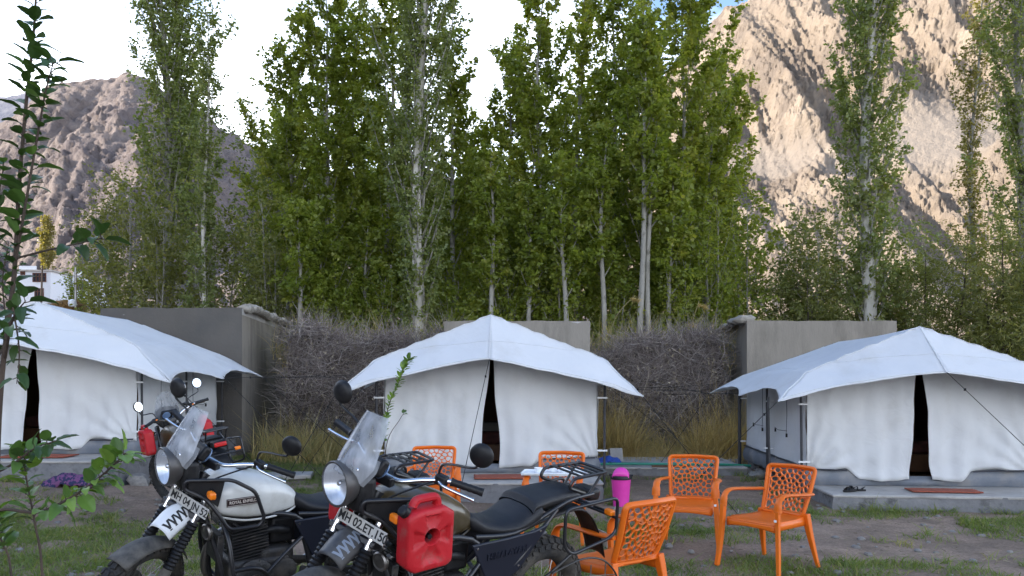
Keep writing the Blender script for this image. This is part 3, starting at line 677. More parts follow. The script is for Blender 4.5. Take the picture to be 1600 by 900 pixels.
# ------------------------------------------------------------------ ridge tents with fly roofs
def poly_at(pts, t, cuts):
    for i in range(len(cuts) - 1):
        if t <= cuts[i + 1] or i == len(cuts) - 2:
            q = (t - cuts[i]) / (cuts[i + 1] - cuts[i]); return Vector(pts[i]).lerp(Vector(pts[i + 1]), q)
def tent(label, loc, rz, seed, half=1.42, D=3.35, gap=(0.0, 0.11), tidy=0.0, group='white canvas ridge tents', wing=0.0, wz=0.0, hs=1.0, poles_base=None, gapshift=0.0):
    o = empty('canvas_tent', loc, rz, label, 'tent', group); rnd = random.Random(seed)
    def fb(p, amp, sc):
        return amp * noise.fractal((p[0] * sc + seed * 7, p[1] * sc, p[2] * sc), 0.8, 2.0, 4)
    RH, EH = 2.16 * hs, 1.56 * hs
    A, B = Vector((0, 0.02, RH)), Vector((0, D - 0.35, RH - 0.04))
    E1 = {s: Vector((s * (half + 0.05), -0.22, EH)) for s in (-1, 1)}
    E2 = {s: Vector((s * (half + 0.05), D + 0.02, EH - 0.03)) for s in (-1, 1)}
    C1 = {s: Vector((s * (half + 0.53 + wing), -0.66, 1.14 * hs + wz + rnd.uniform(-.04, .03))) for s in (-1, 1)}
    C2 = {s: Vector((s * (half + 0.60 + wing), D + 0.14, 1.20 * hs + wz)) for s in (-1, 1)}
    Hm = Vector((0, -0.70, 1.535 * hs)); Hb = Vector((0, D + 0.18, 1.5))
    cuts = [0, 0.72, 1.0]
    def crease(s, t, back=False):
        p = poly_at([B if back else A, (E2 if back else E1)[s], (C2 if back else C1)[s]], t, cuts)
        return p
    def tension(u):  # fine pulls that run out of the corners
        return math.sin(u * 34) * 0.004 + math.sin(u * 57 + 1.3) * 0.0025
    roofs = []
    def panel(fn, nu, nv, name, flip=False):
        mb = MB(); mb.grid(nu, nv, fn)
        if flip: mb.f = [f[::-1] for f in mb.f]
        return mb.build(name, CANVAS, roof_parent[0], smooth='all', solid=0.006)
    roof_parent = [o]
    for s in (1, -1):
        def front(u, t, s=s):
            c = A.lerp(Hm, t); q = crease(s, t); p = c.lerp(q, u)
            arch = 4 * u * (1 - u)
            p.z += 0.055 * arch * max(0, t - 0.5) * 2 * 0.7
            p.y += 0.06 * arch * t * (1 - 0.3 * t)                      # slack cloth leans in
            p.z += (fb(p, 0.020, 1.5) + fb(p + Vector((5, 3, 0)), 0.0025, 6)) * t + tension(t * 1.3 + u * 0.35) * (u ** 2) * 2.2
            p.y += fb(p, 0.03, 1.1) * t * (1 - u * 0.4)
            return p
        f = panel(front, 30, 30, 'front_fly_panel', s > 0)
        def side(u, t, s=s):
            a = crease(s, t); b = crease(s, t, True); p = a.lerp(b, u)
            # scalloped free edge between the guy points
            k = max(0, (t - 0.72) / 0.28); sc = abs(math.sin(u * math.pi * 2)) ** 0.8
            p.x -= s * 0.17 * sc * k * k; p.z += 0.13 * sc * k * k
            p.z -= 0.045 * math.sin(math.pi * u) * math.sin(math.pi * min(1, t / 0.72))
            p.z += (fb(p, 0.022, 1.3) + fb(p + Vector((5, 3, 0)), 0.003, 5)) * min(1, t * 2) + tension(u * 1.2 - t * 0.5) * 0.8 * t
            if t < 0.05: p.z += -0.02 * math.sin(math.pi * u)
            return p
        panel(side, 44, 34, 'side_fly_panel', s < 0)
        def rear(u, t, s=s):
            p = B.lerp(Hb, t).lerp(crease(s, t, True), u); p.z += fb(p, 0.02, 1.2) * t; return p
        panel(rear, 12, 12, 'rear_fly_panel', s < 0)
        # sewn rope seam down the crease and along the hem
        pts = [front(1.0, k / 29) + Vector((0, -0.004, 0.004)) for k in range(30)]
        MB().tube(pts, 0.007, 5).build('crease_seam', CANVAS, o)
        MB().tube([front(k / 29, 0.97) + Vector((0, -0.004, 0.003)) for k in range(30)], 0.005, 5).build('hem_tape', CANVAS, o)
        MB().tube([front(k / 29, 0.60) + Vector((0, -0.004, 0.003)) for k in range(30)], 0.004, 5).build('panel_seam', CANVAS, o)
        MB().tube([side(k / 43, 0.62) + Vector((0, 0, 0.003)) for k in range(44)], 0.004, 5).build('panel_seam', CANVAS, o)
    MB().tube([front(0.0, k / 29) + Vector((0, -0.006, 0.002)) for k in range(30)], 0.008, 5).build('centre_seam', CANVAS, o)

    # walls -------------------------------------------------------------
    def gx(s, z):      # door flap edges
        t = 1 - min(1, max(0, z / 1.62)); w = 0.010 + 0.125 * t ** 0.8 + 0.018 * math.sin(z * 5 + seed + s)
        if s < 0: w *= 1.15
        return s * w + gapshift + 0.03 * math.sin(z * 3 + seed) * t
    def wall_top(x): return EH + (RH - EH) * (1 - abs(x) / half) - 0.05
    for s in (-1, 1):
        def flap(u, v, s=s):
            # u 0 at the door edge, 1 at the tent corner; v 0 bottom, 1 top
            hs_ = 0.22 + 0.26 * ((math.sin(seed * 3.3 + s * 1.7) + 1) / 2); hem = 0.085 + 0.12 * float(sstep(hs_, hs_ + 0.16, u)) + 0.018 * math.sin(u * 9 + seed)
            x1 = s * half
            z = lerp(hem, wall_top(lerp(gx(s, 1.3), x1, u)), v); x0 = gx(s, z); x = lerp(x0, x1, u)
            dz = 1 - v
            y = -0.015 - 0.10 * dz ** 1.3 * (1 - u) ** 1.2
            # hanging folds grow towards the foot, strongest by the door
            fold = math.sin(u * 15 + 1.6 * math.sin(v * 2.2 + seed) + seed) * 0.5 + 0.35 * math.sin(u * 31 - v * 3 + seed * 2) + 0.3 * math.sin(u * 7.3 + seed)
            y -= fold * (0.010 + 0.040 * dz ** 1.2) * (1 - 0.65 * u)
            # drag lines pulled to the low corner peg
            r = math.hypot((1 - u) * half, z - 0.12); ang = math.atan2(z - 0.12, (1 - u) * half + 1e-6)
            y -= 0.026 * math.sin(ang * 19 + seed) * math.exp(-r * 1.3) * min(1, r * 5)
            y += fb((x, 0, z), 0.026, 1.5) + fb((x + 9, 0, z * .7), 0.007, 6)
            return (x, y, z)
        mb = MB(); mb.grid(56, 34, flap)
        if s > 0: mb.f = [f[::-1] for f in mb.f]
        mb.build('door_flap', CANVAS, o, smooth='all', solid=0.004)
        # side wall
        def sw(u, v, s=s):
            y = lerp(0.0, D, u); z = lerp(0.2, EH - 0.02, v)
            x = half + 0.012 * math.sin(u * 20 + 2 * math.sin(v * 3)) * (1 - v) + fb((1, y, z), 0.025, 1.4)
            x -= 0.035 * math.sin(math.pi * v) * math.sin(math.pi * u)
            for q in (0.0, 0.5, 1.0):
                r = math.hypot((u - q) * D, z - 0.25); a = math.atan2(z - 0.25, (u - q) * D + 1e-6)
                x += 0.014 * math.sin(a * 15 + seed) * math.exp(-r * 2.4)
            return (s * x, y, z)
        mb = MB(); mb.grid(52, 24, sw)
        if s < 0: mb.f = [f[::-1] for f in mb.f]
        w = mb.build('side_wall', CANVAS, o, smooth='all', solid=0.004)
        # roll-up window flaps with their tie cords
        for q in (0.32, 0.72):
            yy = q * D
            MB().tube([(s * (half + 0.035), yy - 0.28, 1.28), (s * (half + 0.03), yy - 0.28, 0.86), (s * (half + 0.045), yy - 0.30, 0.60)], 0.004, 5).build('tie_cord', ROPE, w)
            MB().tube([(s * (half + 0.03), yy - 0.28, 0.64), (s * (half + 0.045), yy + 0.12, 0.63), (s * (half + 0.05), yy + 0.28, 0.66)], 0.004, 5).build('tie_cord', ROPE, w)
            MB().box((s * (half + 0.04), yy + 0.28, 0.62), (0.02, 0.03, 0.05)).build('toggle', ROPE, w)
            MB().box((s * (half + 0.04), yy - 0.30, 0.58), (0.02, 0.03, 0.05)).build('toggle', ROPE, w)
    mb = MB(); mb.grid(12, 8, lambda u, v: (lerp(-half, half, u), D, lerp(0.1, wall_top(lerp(-half, half, u)), v))); mb.build('back_wall', CANVAS, o, smooth='all', solid=0.004)
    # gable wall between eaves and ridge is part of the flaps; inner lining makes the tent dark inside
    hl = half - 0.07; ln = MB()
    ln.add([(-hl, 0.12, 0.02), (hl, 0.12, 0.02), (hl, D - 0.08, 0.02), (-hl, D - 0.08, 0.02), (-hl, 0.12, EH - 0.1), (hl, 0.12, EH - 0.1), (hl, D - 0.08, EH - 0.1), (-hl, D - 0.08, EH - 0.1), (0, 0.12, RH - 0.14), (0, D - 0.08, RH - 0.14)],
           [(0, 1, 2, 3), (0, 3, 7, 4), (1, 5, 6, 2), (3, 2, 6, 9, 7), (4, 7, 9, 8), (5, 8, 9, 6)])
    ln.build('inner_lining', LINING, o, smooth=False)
    # groundsheet skirt all round
    def skirt(u, v):
        L = 2 * half; per = 2 * L + 2 * D; q = (u * per) % per
        if q < L: x, y, nx, ny = -half + q, 0.0, 0, -1
        elif q < L + D: x, y, nx, ny = half, q - L, 1, 0
        elif q < 2 * L + D: x, y, nx, ny = half - (q - L - D), D, 0, 1
        else: x, y, nx, ny = -half, D - (q - 2 * L - D), -1, 0
        z = lerp(0.004, 0.24, v)
        if ny < 0 and abs(x - gapshift) < 0.34 and v > 0: z = lerp(0.004, 0.125, v)
        b = 0.035 * math.sin(math.pi * v) + 0.03 * (1 - v) + 0.012 * math.sin(q * 9 + seed) * (1 - v) + fb((x, y, z), 0.02, 3)
        b += 0.012 if ny >= 0 else 0.002
        return (x + nx * b, y + ny * b + (0.004 if ny < 0 else 0), z)
    mb = MB(); mb.grid(200, 7, skirt, closed_u=True); mb.build('groundsheet_skirt', GSHEET, o, smooth='all')
    for s in (-1, 1):
        xe = half * (0.22 + 0.26 * ((math.sin(seed * 3.3 + s * 1.7) + 1) / 2) + 0.19)
        MB().tube([(s * (half - 0.03), -0.075, 0.212), (s * lerp(half, xe, 0.6), -0.085, 0.205), (s * xe, -0.095, 0.198)], 0.010, 6).build('dark_edging', SEAM, o)
    for s in (-1, 1):
        MB().tube([(s * (half + 0.045), y, 0.235) for y in np.linspace(0.02, D, 9)], 0.010, 6).build('dark_edging', SEAM, o)
    # poles
    def zfly(x):
        return EH + (1.14 - EH) * max(0, (abs(x) - half - 0.05) / 0.48)
    for s in (-1, 1):
        for (y, dx, zb) in ((-0.10, 0.10, 0.0), (D * 0.5, 0.08, 0.0), (D + 0.05, 0.10, 0.0)):
            pb = (poles_base or {}).get((s, y > 0.0), zb)
            p = MB().tube([(s * (half + dx + 0.012 * rnd.uniform(-1, 1)), y + rnd.uniform(-.02, .02), pb - 0.02), (s * (half + dx), y, EH - 0.07)], 0.017, 8).build('pole', POLE, o)
            for z in (0.32, 1.02):
                MB().box((s * (half + dx * 0.5 + 0.01), y + 0.0, z + rnd.uniform(-.02, .02)), (dx + 0.045, 0.042, 0.022)).build('tie_tape', WEB, p, smooth=False)
    return o, A, B, C1, C2, Hm, D, half

def guy(o_tent, p_local, q_world, label, r=0.0045, sag=0.0):
    M4 = Matrix.Translation(o_tent.location) @ Matrix.Rotation(o_tent.rotation_euler.z, 4, 'Z')
    a = M4 @ Vector(p_local); b = Vector(q_world); pts = []
    for k in range(9):
        t = k / 8; p = a.lerp(b, t); p.z -= sag * 4 * t * (1 - t); pts.append(M4.inverted() @ p)
    g = MB().tube(pts, r, 5).build('guy_rope', ROPE, o_tent)
    if q_world[2] < 0.45:
        d = (b - a).normalized(); MB().tube([pts[-1] + Vector((0, 0, 0.06)), pts[-1] - Vector((0, 0, 0.1))], 0.009, 6).build('peg', STEEL, g)
    MB().box(tuple(pts[1]), (0.02, 0.02, 0.03)).build('rope_slider', ROPE, g)
def g3(x, y, dz=0.0): return (x, y, gzf(x, y) + dz)

tl = tent('white canvas tent at the left with a red jerry can motorcycle parked before it', LT, R(1.0), 2.3, D=3.1, wing=0.22, wz=-0.10, poles_base={(1, False): -0.26, (-1, False): 0, (1, True): -0.2, (-1, True): -.2})
tc = tent('white canvas tent in the centre seen head on with open door', CT, R(0), 5.1, wz=-0.06, half=1.45, poles_base={(1, False): -0.22, (-1, False): -0.22, (1, True): -0.2, (-1, True): -.2})
tr = tent('white canvas tent at the right with its left side showing', RT, RT_ROT, 8.7, half=1.40, hs=0.93, poles_base={(1, True): -0.2, (-1, True): -.2}, gapshift=-0.02)
# left tent guys
o = tl[0]; C1, C2, Hm = tl[3], tl[4], tl[5]
guy(o, C1[1], g3(-3.1, 10.6), ''); guy(o, C2[1], g3(-2.2, 12.6), ''); guy(o, (C1[1] + C2[1]) / 2 + Vector((-0.02, 0, 0.05)), g3(-2.7, 11.6), '')
guy(o, C2[1] + Vector((0, 0, 0.01)), (-2.0, 14.9, 1.62), '', sag=0.02); guy(o, (C1[1] + C2[1]) / 2 + Vector((0, 0, 0.03)), (-2.0, 14.7, 1.66), '', sag=0.02)
guy(o, C1[-1], g3(-9.9, 9.6), ''); guy(o, C2[-1], g3(-10.2, 15.3), ''); guy(o, Hm, g3(-6.8, 8.6), '')
o = tc[0]; C1, C2, Hm = tc[3], tc[4], tc[5]
guy(o, C1[1], g3(2.55, 8.9), ''); guy(o, C2[1], (3.9, 15.2, 1.45), '', sag=0.03); guy(o, (C1[1] + C2[1]) / 2 + Vector((0, 0, 0.05)), (4.0, 15.3, 1.35), '', sag=0.03); guy(o, C2[1], g3(3.6, 14.4), '')
guy(o, C1[-1], g3(-3.0, 9.9), ''); guy(o, C2[-1], (-4.3, 15.2, 1.75), '', sag=0.02); guy(o, (C1[-1] + C2[-1]) / 2 + Vector((0, 0, 0.05)), g3(-3.3, 12.2), ''); guy(o, Hm, g3(-0.62, 8.35), '')
o = tr[0]; C1, C2, Hm = tr[3], tr[4], tr[5]
guy(o, C1[-1], g3(1.9, 9.5), ''); guy(o, C2[-1], (2.6, 15.0, 1.5), '', sag=0.02); guy(o, C2[-1], g3(2.45, 13.4), ''); guy(o, (C1[-1] + C2[-1]) / 2 + Vector((0, 0, 0.05)), (2.9, 15.1, 1.25), '')
guy(o, C1[1], g3(8.2, 8.9), ''); guy(o, Hm, g3(6.35, 8.45), ''); guy(o, C2[1], g3(8.4, 14.4), '')
MB().tube([(-1.83, 0.1, -0.28), (-1.85, 0.12, 1.12)], 0.016, 8).build('pole', POLE, o)   # outer fly pole
MB().tube([(-1.60, 3.0, -0.2), (-1.60, 3.02, 1.3)], 0.022, 8).build('pole', POLE, o)

# things in and around the tents
def bed(label, loc, rz=0):
    b = empty('bed', loc, rz, label, 'bed', 'beds inside the tents')
    MB().box((0, 0, 0.17), (1.6, 1.9, 0.24)).build('bed_frame', WOODB, b, smooth=False, bevel=0.01)
    MB().box((0, 0, 0.38), (1.56, 1.86, 0.18)).build('mattress', BLANKET, b, bevel=0.05, seg=3)
    MB().box((-0.1, -0.3, 0.53), (1.0, 0.7, 0.14), taper=0.8).build('folded_quilt', PILLOW, b, bevel=0.05, seg=3)
bed('dark wooden bed with red blanket inside the centre tent', CT + Vector((0, 1.9, 0.02)))
bed('bed with grey quilt inside the left tent', LT + Vector((0, 1.9, 0.02)))
bed('bed with dark quilt inside the right tent', RT + Vector((0.1, 1.9, 0.02)))
def doormat(label, loc, w, d, rz):
    nx, ny = 30, 12
    mb = MB()
    def fn(u, v): return ((u - .5) * w + 0.006 * math.sin(v * 40), (v - .5) * d + 0.006 * math.sin(u * 70), 0.014 + 0.004 * noise.noise((u * 9, v * 9, w)))
    mb.grid(nx, ny, fn); o = mb.build('doormat', MATRED, None, smooth='all', solid=0.014); o.location = loc; o.rotation_euler.z = rz
    tag(o, label, 'doormat', 'terracotta doormats')
doormat('terracotta doormat before the centre tent door', (CT.x + 0.16, 10.22, CT.z + 0.004), 0.72, 0.42, R(3))
doormat('terracotta doormat before the right tent door', (5.15, 9.42, RT.z + 0.004), 0.78, 0.30, R(-8))
doormat('terracotta doormat before the left tent door', (-6.45, 10.72, LT.z + 0.004), 0.9, 0.4, R(2))
# ------------------------------------------------------------------ motorcycles (x forward, y left, z up; x = 0 at the rear axle)
def text_mesh(txt, size, m, sx=1.0, bold=0.0, ext=0.0006):
    c = bpy.data.curves.new('lettering', 'FONT'); c.body = txt; c.size = size; c.align_x = 'CENTER'; c.align_y = 'CENTER'; c.extrude = ext; c.offset = bold
    t = bpy.data.objects.new('lettering', c); COL.objects.link(t)
    dg = bpy.context.evaluated_depsgraph_get(); me = bpy.data.meshes.new_from_object(t.evaluated_get(dg)); me.name = 'lettering'
    COL.objects.unlink(t); bpy.data.objects.remove(t)
    me.transform(Matrix.Diagonal((sx, 1, 1, 1)))
    me.materials.clear(); me.materials.append(m); return me
def smooth_pts(pts, n=3):
    P = [Vector(p) for p in pts]; out = []
    for i in range(len(P) - 1):
        a, b, c, d = P[max(i - 1, 0)], P[i], P[i + 1], P[min(i + 2, len(P) - 1)]
        for k in range(n):
            t = k / n
            out.append(0.5 * ((2 * b) + (c - a) * t + (2 * a - 5 * b + 4 * c - d) * t * t + (3 * b - a - 3 * c + d) * t ** 3))
    return out + [P[-1]]
def round_loop(pts, r, n=4):
    """closed polyline with rounded corners"""
    P = [Vector(p) for p in pts]; m = len(P); out = []
    for i in range(m):
        a, b, c = P[i - 1], P[i], P[(i + 1) % m]
        u = (a - b); v = (c - b); q = min(r, u.length * 0.45, v.length * 0.45)
        p0 = b + u.normalized() * q; p1 = b + v.normalized() * q
        for k in range(n + 1):
            t = k / n; out.append(p0.lerp(b, t).lerp(b.lerp(p1, t), t))
    return out

def make_wheel(parent, c, Rr, rw, front, T):
    """rim part with tyre, tread, hub, spokes and disc below it"""
    C = Matrix.Translation(c) @ Matrix.Rotation(R(90), 4, 'X')
    Tt = T @ C if T else C
    mj = Rr - rw
    rim = MB(Tt); rr = mj - rw * 0.55
    rim.lathe([(rr + 0.012, -0.035), (rr + 0.02, -0.038), (rr + 0.004, -0.025), (rr - 0.012, -0.012), (rr - 0.012, 0.012), (rr + 0.004, 0.025), (rr + 0.02, 0.038), (rr + 0.012, 0.035), (rr - 0.002, 0.0), (rr + 0.012, -0.035)], 40, caps=False)
    w = rim.build('front_wheel' if front else 'rear_wheel', BLKM, parent)
    ty = MB(Tt)
    def tor(u, v):
        a = u * 2 * math.pi; b = v * 2 * math.pi
        r = mj + rw * math.cos(b); return (r * math.cos(a), r * math.sin(a), rw * (1.0 if front else 1.05) * math.sin(b))
    ty.grid(56, 15, tor, closed_u=True); ty.build('tyre', RUBBER, w)
    tr = MB(Tt); nk = 44 if front else 38
    for k in range(nk):
        for (off, ang, ww) in ((0, -38, 0.5), (0.33, 0, 0.55), (0.5, 38, 0.5), (0.16, -68, 0.35), (0.66, 68, 0.35)):
            a = (k + off) / nk * 2 * math.pi; b = R(ang)
            Mx = Matrix.Rotation(a, 4, 'Z') @ Matrix.Translation((mj, 0, 0)) @ Matrix.Rotation(-b, 4, 'Y') @ Matrix.Translation((rw * 0.99, 0, 0))
            tr.box((0.003, 0, 0), (0.014, Rr * 2 * math.pi / nk * 0.62, rw * ww), Mx @ Matrix.Rotation(R(16 * (1 if ang >= 0 else -1)), 4, 'X'))
    tag(tr.build('tread_blocks', RUBBER, w, smooth=False), kind='stuff')
    hb = MB(Tt); hb.lathe([(0.012, -0.09), (0.03, -0.088), (0.034, -0.06), (0.05, -0.05), (0.05, -0.042), (0.028, -0.035), (0.028, 0.035), (0.05, 0.042), (0.05, 0.05), (0.034, 0.06), (0.03, 0.088), (0.012, 0.09)], 20); hb.build('hub', ENGINE, w)
    sp = MB(Tt)
    for k in range(32):
        a = k / 32 * 2 * math.pi; a2 = a + (0.32 if (k // 2) % 2 else -0.32); s = 1 if k % 2 else -1
        sp.tube([(0.048 * math.cos(a2), 0.048 * math.sin(a2), s * 0.044), ((rr) * math.cos(a), (rr) * math.sin(a), s * 0.006)], 0.002, 4)
    tag(sp.build('spokes', STEEL, w), kind='stuff')
    sd = 0.075 if front else -0.075
    ds = MB(Tt); ro = 0.15 if front else 0.12
    ds.lathe([(ro - 0.04, sd - 0.0025), (ro, sd - 0.0025), (ro, sd + 0.0025), (ro - 0.04, sd + 0.0025), (ro - 0.04, sd - 0.0025)], 30, caps=False)
    for k in range(6):
        a = k / 6 * 2 * math.pi; ds.box((0, 0, 0), (0.075, 0.012, 0.003), Matrix.Rotation(a, 4, 'Z') @ Matrix.Translation((ro - 0.072, 0, sd)))
    ds.build('brake_disc', STEEL, w)
    return w

def motorcycle(label, loc, yaw, lean, steer, st):
    o = empty('motorcycle', loc, 0, label, 'motorcycle', 'parked touring motorcycles')
    o.rotation_euler = (R(-lean), 0, R(yaw))
    T0 = Matrix.Translation((-0.73, 0, 0))
    ax = Vector((-math.sin(R(26.5)), 0, math.cos(R(26.5)))); pv = Vector((1.13, 0, 0.95))
    ST = T0 @ Matrix.Translation(pv) @ Matrix.Rotation(R(steer), 4, ax) @ Matrix.Translation(-pv)
    def B(steered=False): return MB(ST if steered else T0)
    both = (1, -1)
    # wheels, fork
    make_wheel(o, (1.465, 0, 0.345), 0.345, 0.046, True, ST)
    make_wheel(o, (0, 0, 0.32), 0.32, 0.062, False, T0)
    fa = Vector((1.465, 0, 0.345))
    for s in both:
        def fp(t, s=s): p = fa + ax * t; return (p.x, s * 0.098, p.z)
        lo = B(1).tube([fp(-0.02), fp(0.0), fp(0.24), fp(0.25)], [0.028, 0.03, 0.028, 0.026], 14).build('fork_leg', DUSTB, o)
        B(1).tube([fp(0.25), fp(0.69)], 0.0205, 14).build('stanchion', CHROME, lo)
        g = B(1); pts = []; rr = []
        for k in range(27):
            pts.append(fp(0.235 + k * 0.0105)); rr.append(0.033 if k % 2 else 0.0265)
        g.tube(pts, rr, 14).build('fork_gaiter', BLKP, lo)
    B(1).tube([(1.465, -0.13, 0.345), (1.465, 0.13, 0.345)], 0.014, 10).build('front_axle', STEEL, o)
    p1, p2 = fa + ax * 0.53, fa + ax * 0.68
    yk = B(1)
    for p in (p1, p2): yk.box((0, 0, 0), (0.07, 0.26, 0.035), Matrix.Translation((p.x - 0.018, 0, p.z)) @ Matrix.Rotation(R(-26.5), 4, 'Y'))
    tag(yk.build('fork_yoke', BLKM, o, bevel=0.008), kind=None)
    B().tube([pv - ax * 0.10, pv + ax * 0.07], 0.034, 16).build('steering_head', BLKM, o)
    # beak mudguard with its printed zigzag
    def beak(u, v, off=0.0):
        x = lerp(1.09, 1.385, v); zc = 0.868 + 0.03 * v - 0.125 * v ** 2.0
        hw = 0.050 + 0.030 * math.sin(min(1, v * 1.25) * math.pi * 0.62) - 0.02 * max(0, v - 0.7)
        q = (u - 0.5) * 2
        return Vector((x - 0.02 * q * q * v, hw * math.sin(q * 1.25) / math.sin(1.25), zc - 0.05 * (1 - math.cos(q * 1.25)) / (1 - math.cos(1.25)) + off))
    bk = B(1); bk.grid(15, 18, lambda u, v: beak(u, v)); bo = bk.build('beak_mudguard', st['beak'], o, smooth='all', solid=0.005)
    zg = B(1)
    for k in range(8):
        a = 0.10 + k * 0.105; u0, u1 = 0.54, 0.84
        for (d0, d1) in ((0.0, 0.055), (0.088, 0.040)):
            q = [beak(u0, a + d0, 0.0045), beak(u1, a + d1, 0.005), beak(u1, a + d1 + 0.034, 0.005), beak(u0, a + d0 + 0.034, 0.0045)]
            n_ = 5; q = [beak(lerp(u0, u1, j / n_), lerp(a + d0, a + d1, j / n_) + w_, 0.0042) for j in range(n_ + 1) for w_ in (0, 0.034)]
            zg.add(q, [(2 * j, 2 * j + 2, 2 * j + 3, 2 * j + 1) for j in range(n_)])
    tag(zg.build('mudguard_print', st['zig'], bo, smooth=False), kind='stuff')
    # low hugger
    def hug(u, v):
        a = R(lerp(62, 150, v)); q = (u - 0.5) * 2; r = 0.372 - 0.03 * q * q
        return Vector((1.465 + math.cos(a) * r, 0.066 * q, 0.345 + math.sin(a) * r))
    hg = B(1); hg.grid(11, 26, hug); hg.build('front_fender', DUSTB, o, smooth='all', solid=0.006)
    # headlight
    hx, hz = 1.315, 1.065
    H = Matrix.Translation((hx, 0, hz)) @ Matrix.Rotation(R(5), 4, 'Z') @ Matrix.Rotation(R(90 + 3), 4, 'Y')
    hl = B(); hl.lathe([(0.05, -0.075), (0.08, -0.065), (0.097, -0.04), (0.104, -0.005), (0.104, 0.012), (0.101, 0.017), (0.094, 0.016), (0.093, -0.004), (0.075, -0.04), (0.03, -0.06)], 40, H)
    ho = hl.build('headlight', BEZEL, o, ang=30)
    rf = B(); rf.lathe([(0.0925, 0.012), (0.078, -0.022), (0.055, -0.045), (0.02, -0.055), (0.0, -0.056)], 32, H, caps=False); rf.build('reflector', REFL, ho)
    bl = B(); bl.lathe([(0.016, -0.05), (0.016, -0.012), (0.010, -0.004), (0.0, -0.003)], 14, H); bl.build('bulb_shield', CHROME, ho)
    le = B(); le.lathe([(0.0935, 0.016), (0.082, 0.026), (0.05, 0.036), (0.0, 0.040)], 32, H, caps=False); le.build('lens', LENS, ho)
    B().box((1.20, 0, 1.02), (0.10, 0.15, 0.17)).build('headlight_cowl', BLKP, o, bevel=0.03, seg=3)
    # windscreen
    def scr(u, v):
        q = (u - 0.5) * 2; hw = np.interp(v, [0, 0.25, 0.55, 0.85, 1.0], [0.085, 0.138, 0.125, 0.105, 0.082])
        x = np.interp(v, [0, 1], [1.335, 1.19]) - 0.085 * q * q * (1 - 0.35 * v); z = 1.13 + 0.26 * v - 0.02 * q * q * v + (-0.05 * q * q * (1 - v))
        return Vector((x, hw * q, z))
    ws = B(); ws.grid(15, 16, scr); wo = ws.build('windscreen', WSCREEN, o, smooth='all')
    br = B(); br.grid(9, 8, lambda u, v: scr(lerp(0.02, 0.98, u), v * 0.42) + Vector((-0.025, 0, -0.02))); br.build('screen_bracket', SMOKE, o, smooth='all')
    for s in both:
        for v in (0.05, 0.16):
            p = scr(0.5 + s * 0.36, v); B().lathe([(0.006, 0), (0.006, 0.004), (0.0, 0.006)], 8, look((0.7, s * 0.5, 0.4), p)).build('screen_bolt', CHROME, wo)
    # instruments
    ins = B(); ins.box((0, 0, 0), (0.045, 0.17, 0.085), Matrix.Translation((1.14, 0, 1.14)) @ Matrix.Rotation(R(-35), 4, 'Y')); io = ins.build('instrument_cluster', BLKP, o, bevel=0.015, seg=3)
    for (y, z, r) in ((0.05, 0.0, 0.044), (-0.055, 0.018, 0.03), (-0.055, -0.035, 0.02)):
        d = B(); d.lathe([(r, 0), (r, 0.006), (r * 0.86, 0.007), (r * 0.84, 0.003), (0, 0.003)], 20, Matrix.Translation((1.14, 0, 1.14)) @ Matrix.Rotation(R(-35), 4, 'Y') @ Matrix.Translation((-0.024, y * .8, z * .8)) @ Matrix.Rotation(R(-90), 4, 'Y')); d.build('dial', DIAL, io)
    # handlebar group
    bar = B(1).tube(smooth_pts([(0.93, -0.41, 1.15), (0.985, -0.28, 1.157), (1.03, -0.17, 1.125), (1.065, -0.08, 1.088), (1.07, 0, 1.085), (1.065, 0.08, 1.088), (1.03, 0.17, 1.125), (0.985, 0.28, 1.157), (0.93, 0.41, 1.15)], 4), 0.0125, 12).build('handlebar', CHROME, o)
    B(1).box((1.075, 0, 1.07), (0.045, 0.10, 0.05)).build('bar_clamp', BLKM, o, bevel=0.008)
    for s in both:
        a, b = Vector((0.982, s * 0.285, 1.157)), Vector((0.922, s * 0.428, 1.15)); pts = []; rr = []
        for k in range(13): pts.append(a.lerp(b, k / 12)); rr.append(0.0185 if k % 2 else 0.0168)
        rr[0] = 0.022; rr[-1] = rr[-2] = 0.019
        B(1).tube(pts, rr, 14).build('grip', BLKP, o)
        sg = B(1); sg.box((0.998, s * 0.245, 1.152), (0.045, 0.06, 0.05)); so = sg.build('switchgear', BLKP, o, bevel=0.01, seg=2)
        B(1).box((0.974, s * 0.25, 1.158), (0.012, 0.02, 0.012)).build('amber_switch', AMBER, so)
        B(1).tube(smooth_pts([(1.005, s * 0.235, 1.148), (1.03, s * 0.27, 1.143), (1.015, s * 0.34, 1.135), (0.985, s * 0.42, 1.125)], 4), [0.009] * 4 + [0.0075] * 8 + [0.010], 10).build('lever', CHROME, o)
        mp = Vector((0.985, s * 0.395, 1.335 + st.get('mz', 0)))
        mo = B(1).tube(smooth_pts([(1.0, s * 0.225, 1.17), (1.012, s * 0.235, 1.225), (1.0, s * 0.28, 1.245), (0.985, s * 0.365, 1.262), (0.99, s * 0.392, 1.285), mp + Vector((0.008, 0, 0))], 4), 0.006, 8).build('mirror_stalk', BLKM, o)
        aim = Vector((0.95, s * 0.12, -0.08)).normalized(); Mm = look(aim, mp)
        B(1).lathe([(0.052, -0.012), (0.057, -0.008), (0.057, 0.002), (0.05, 0.012), (0.035, 0.020), (0.012, 0.024), (0.0, 0.025)], 28, Mm).build('mirror', BLKP, mo)
        B(1).lathe([(0.0, -0.0135), (0.051, -0.0135), (0.051, -0.0125)], 28, Mm, caps=False).build('mirror_glass', MIRROR, mo)
        B(1).tube(smooth_pts([(1.0, s * 0.22, 1.14), (1.10, s * 0.19, 1.12), (1.16, s * 0.10, 1.04), (1.17, s * 0.04, 0.95)], 5), 0.005, 6).build('control_cable', BLKP, o)
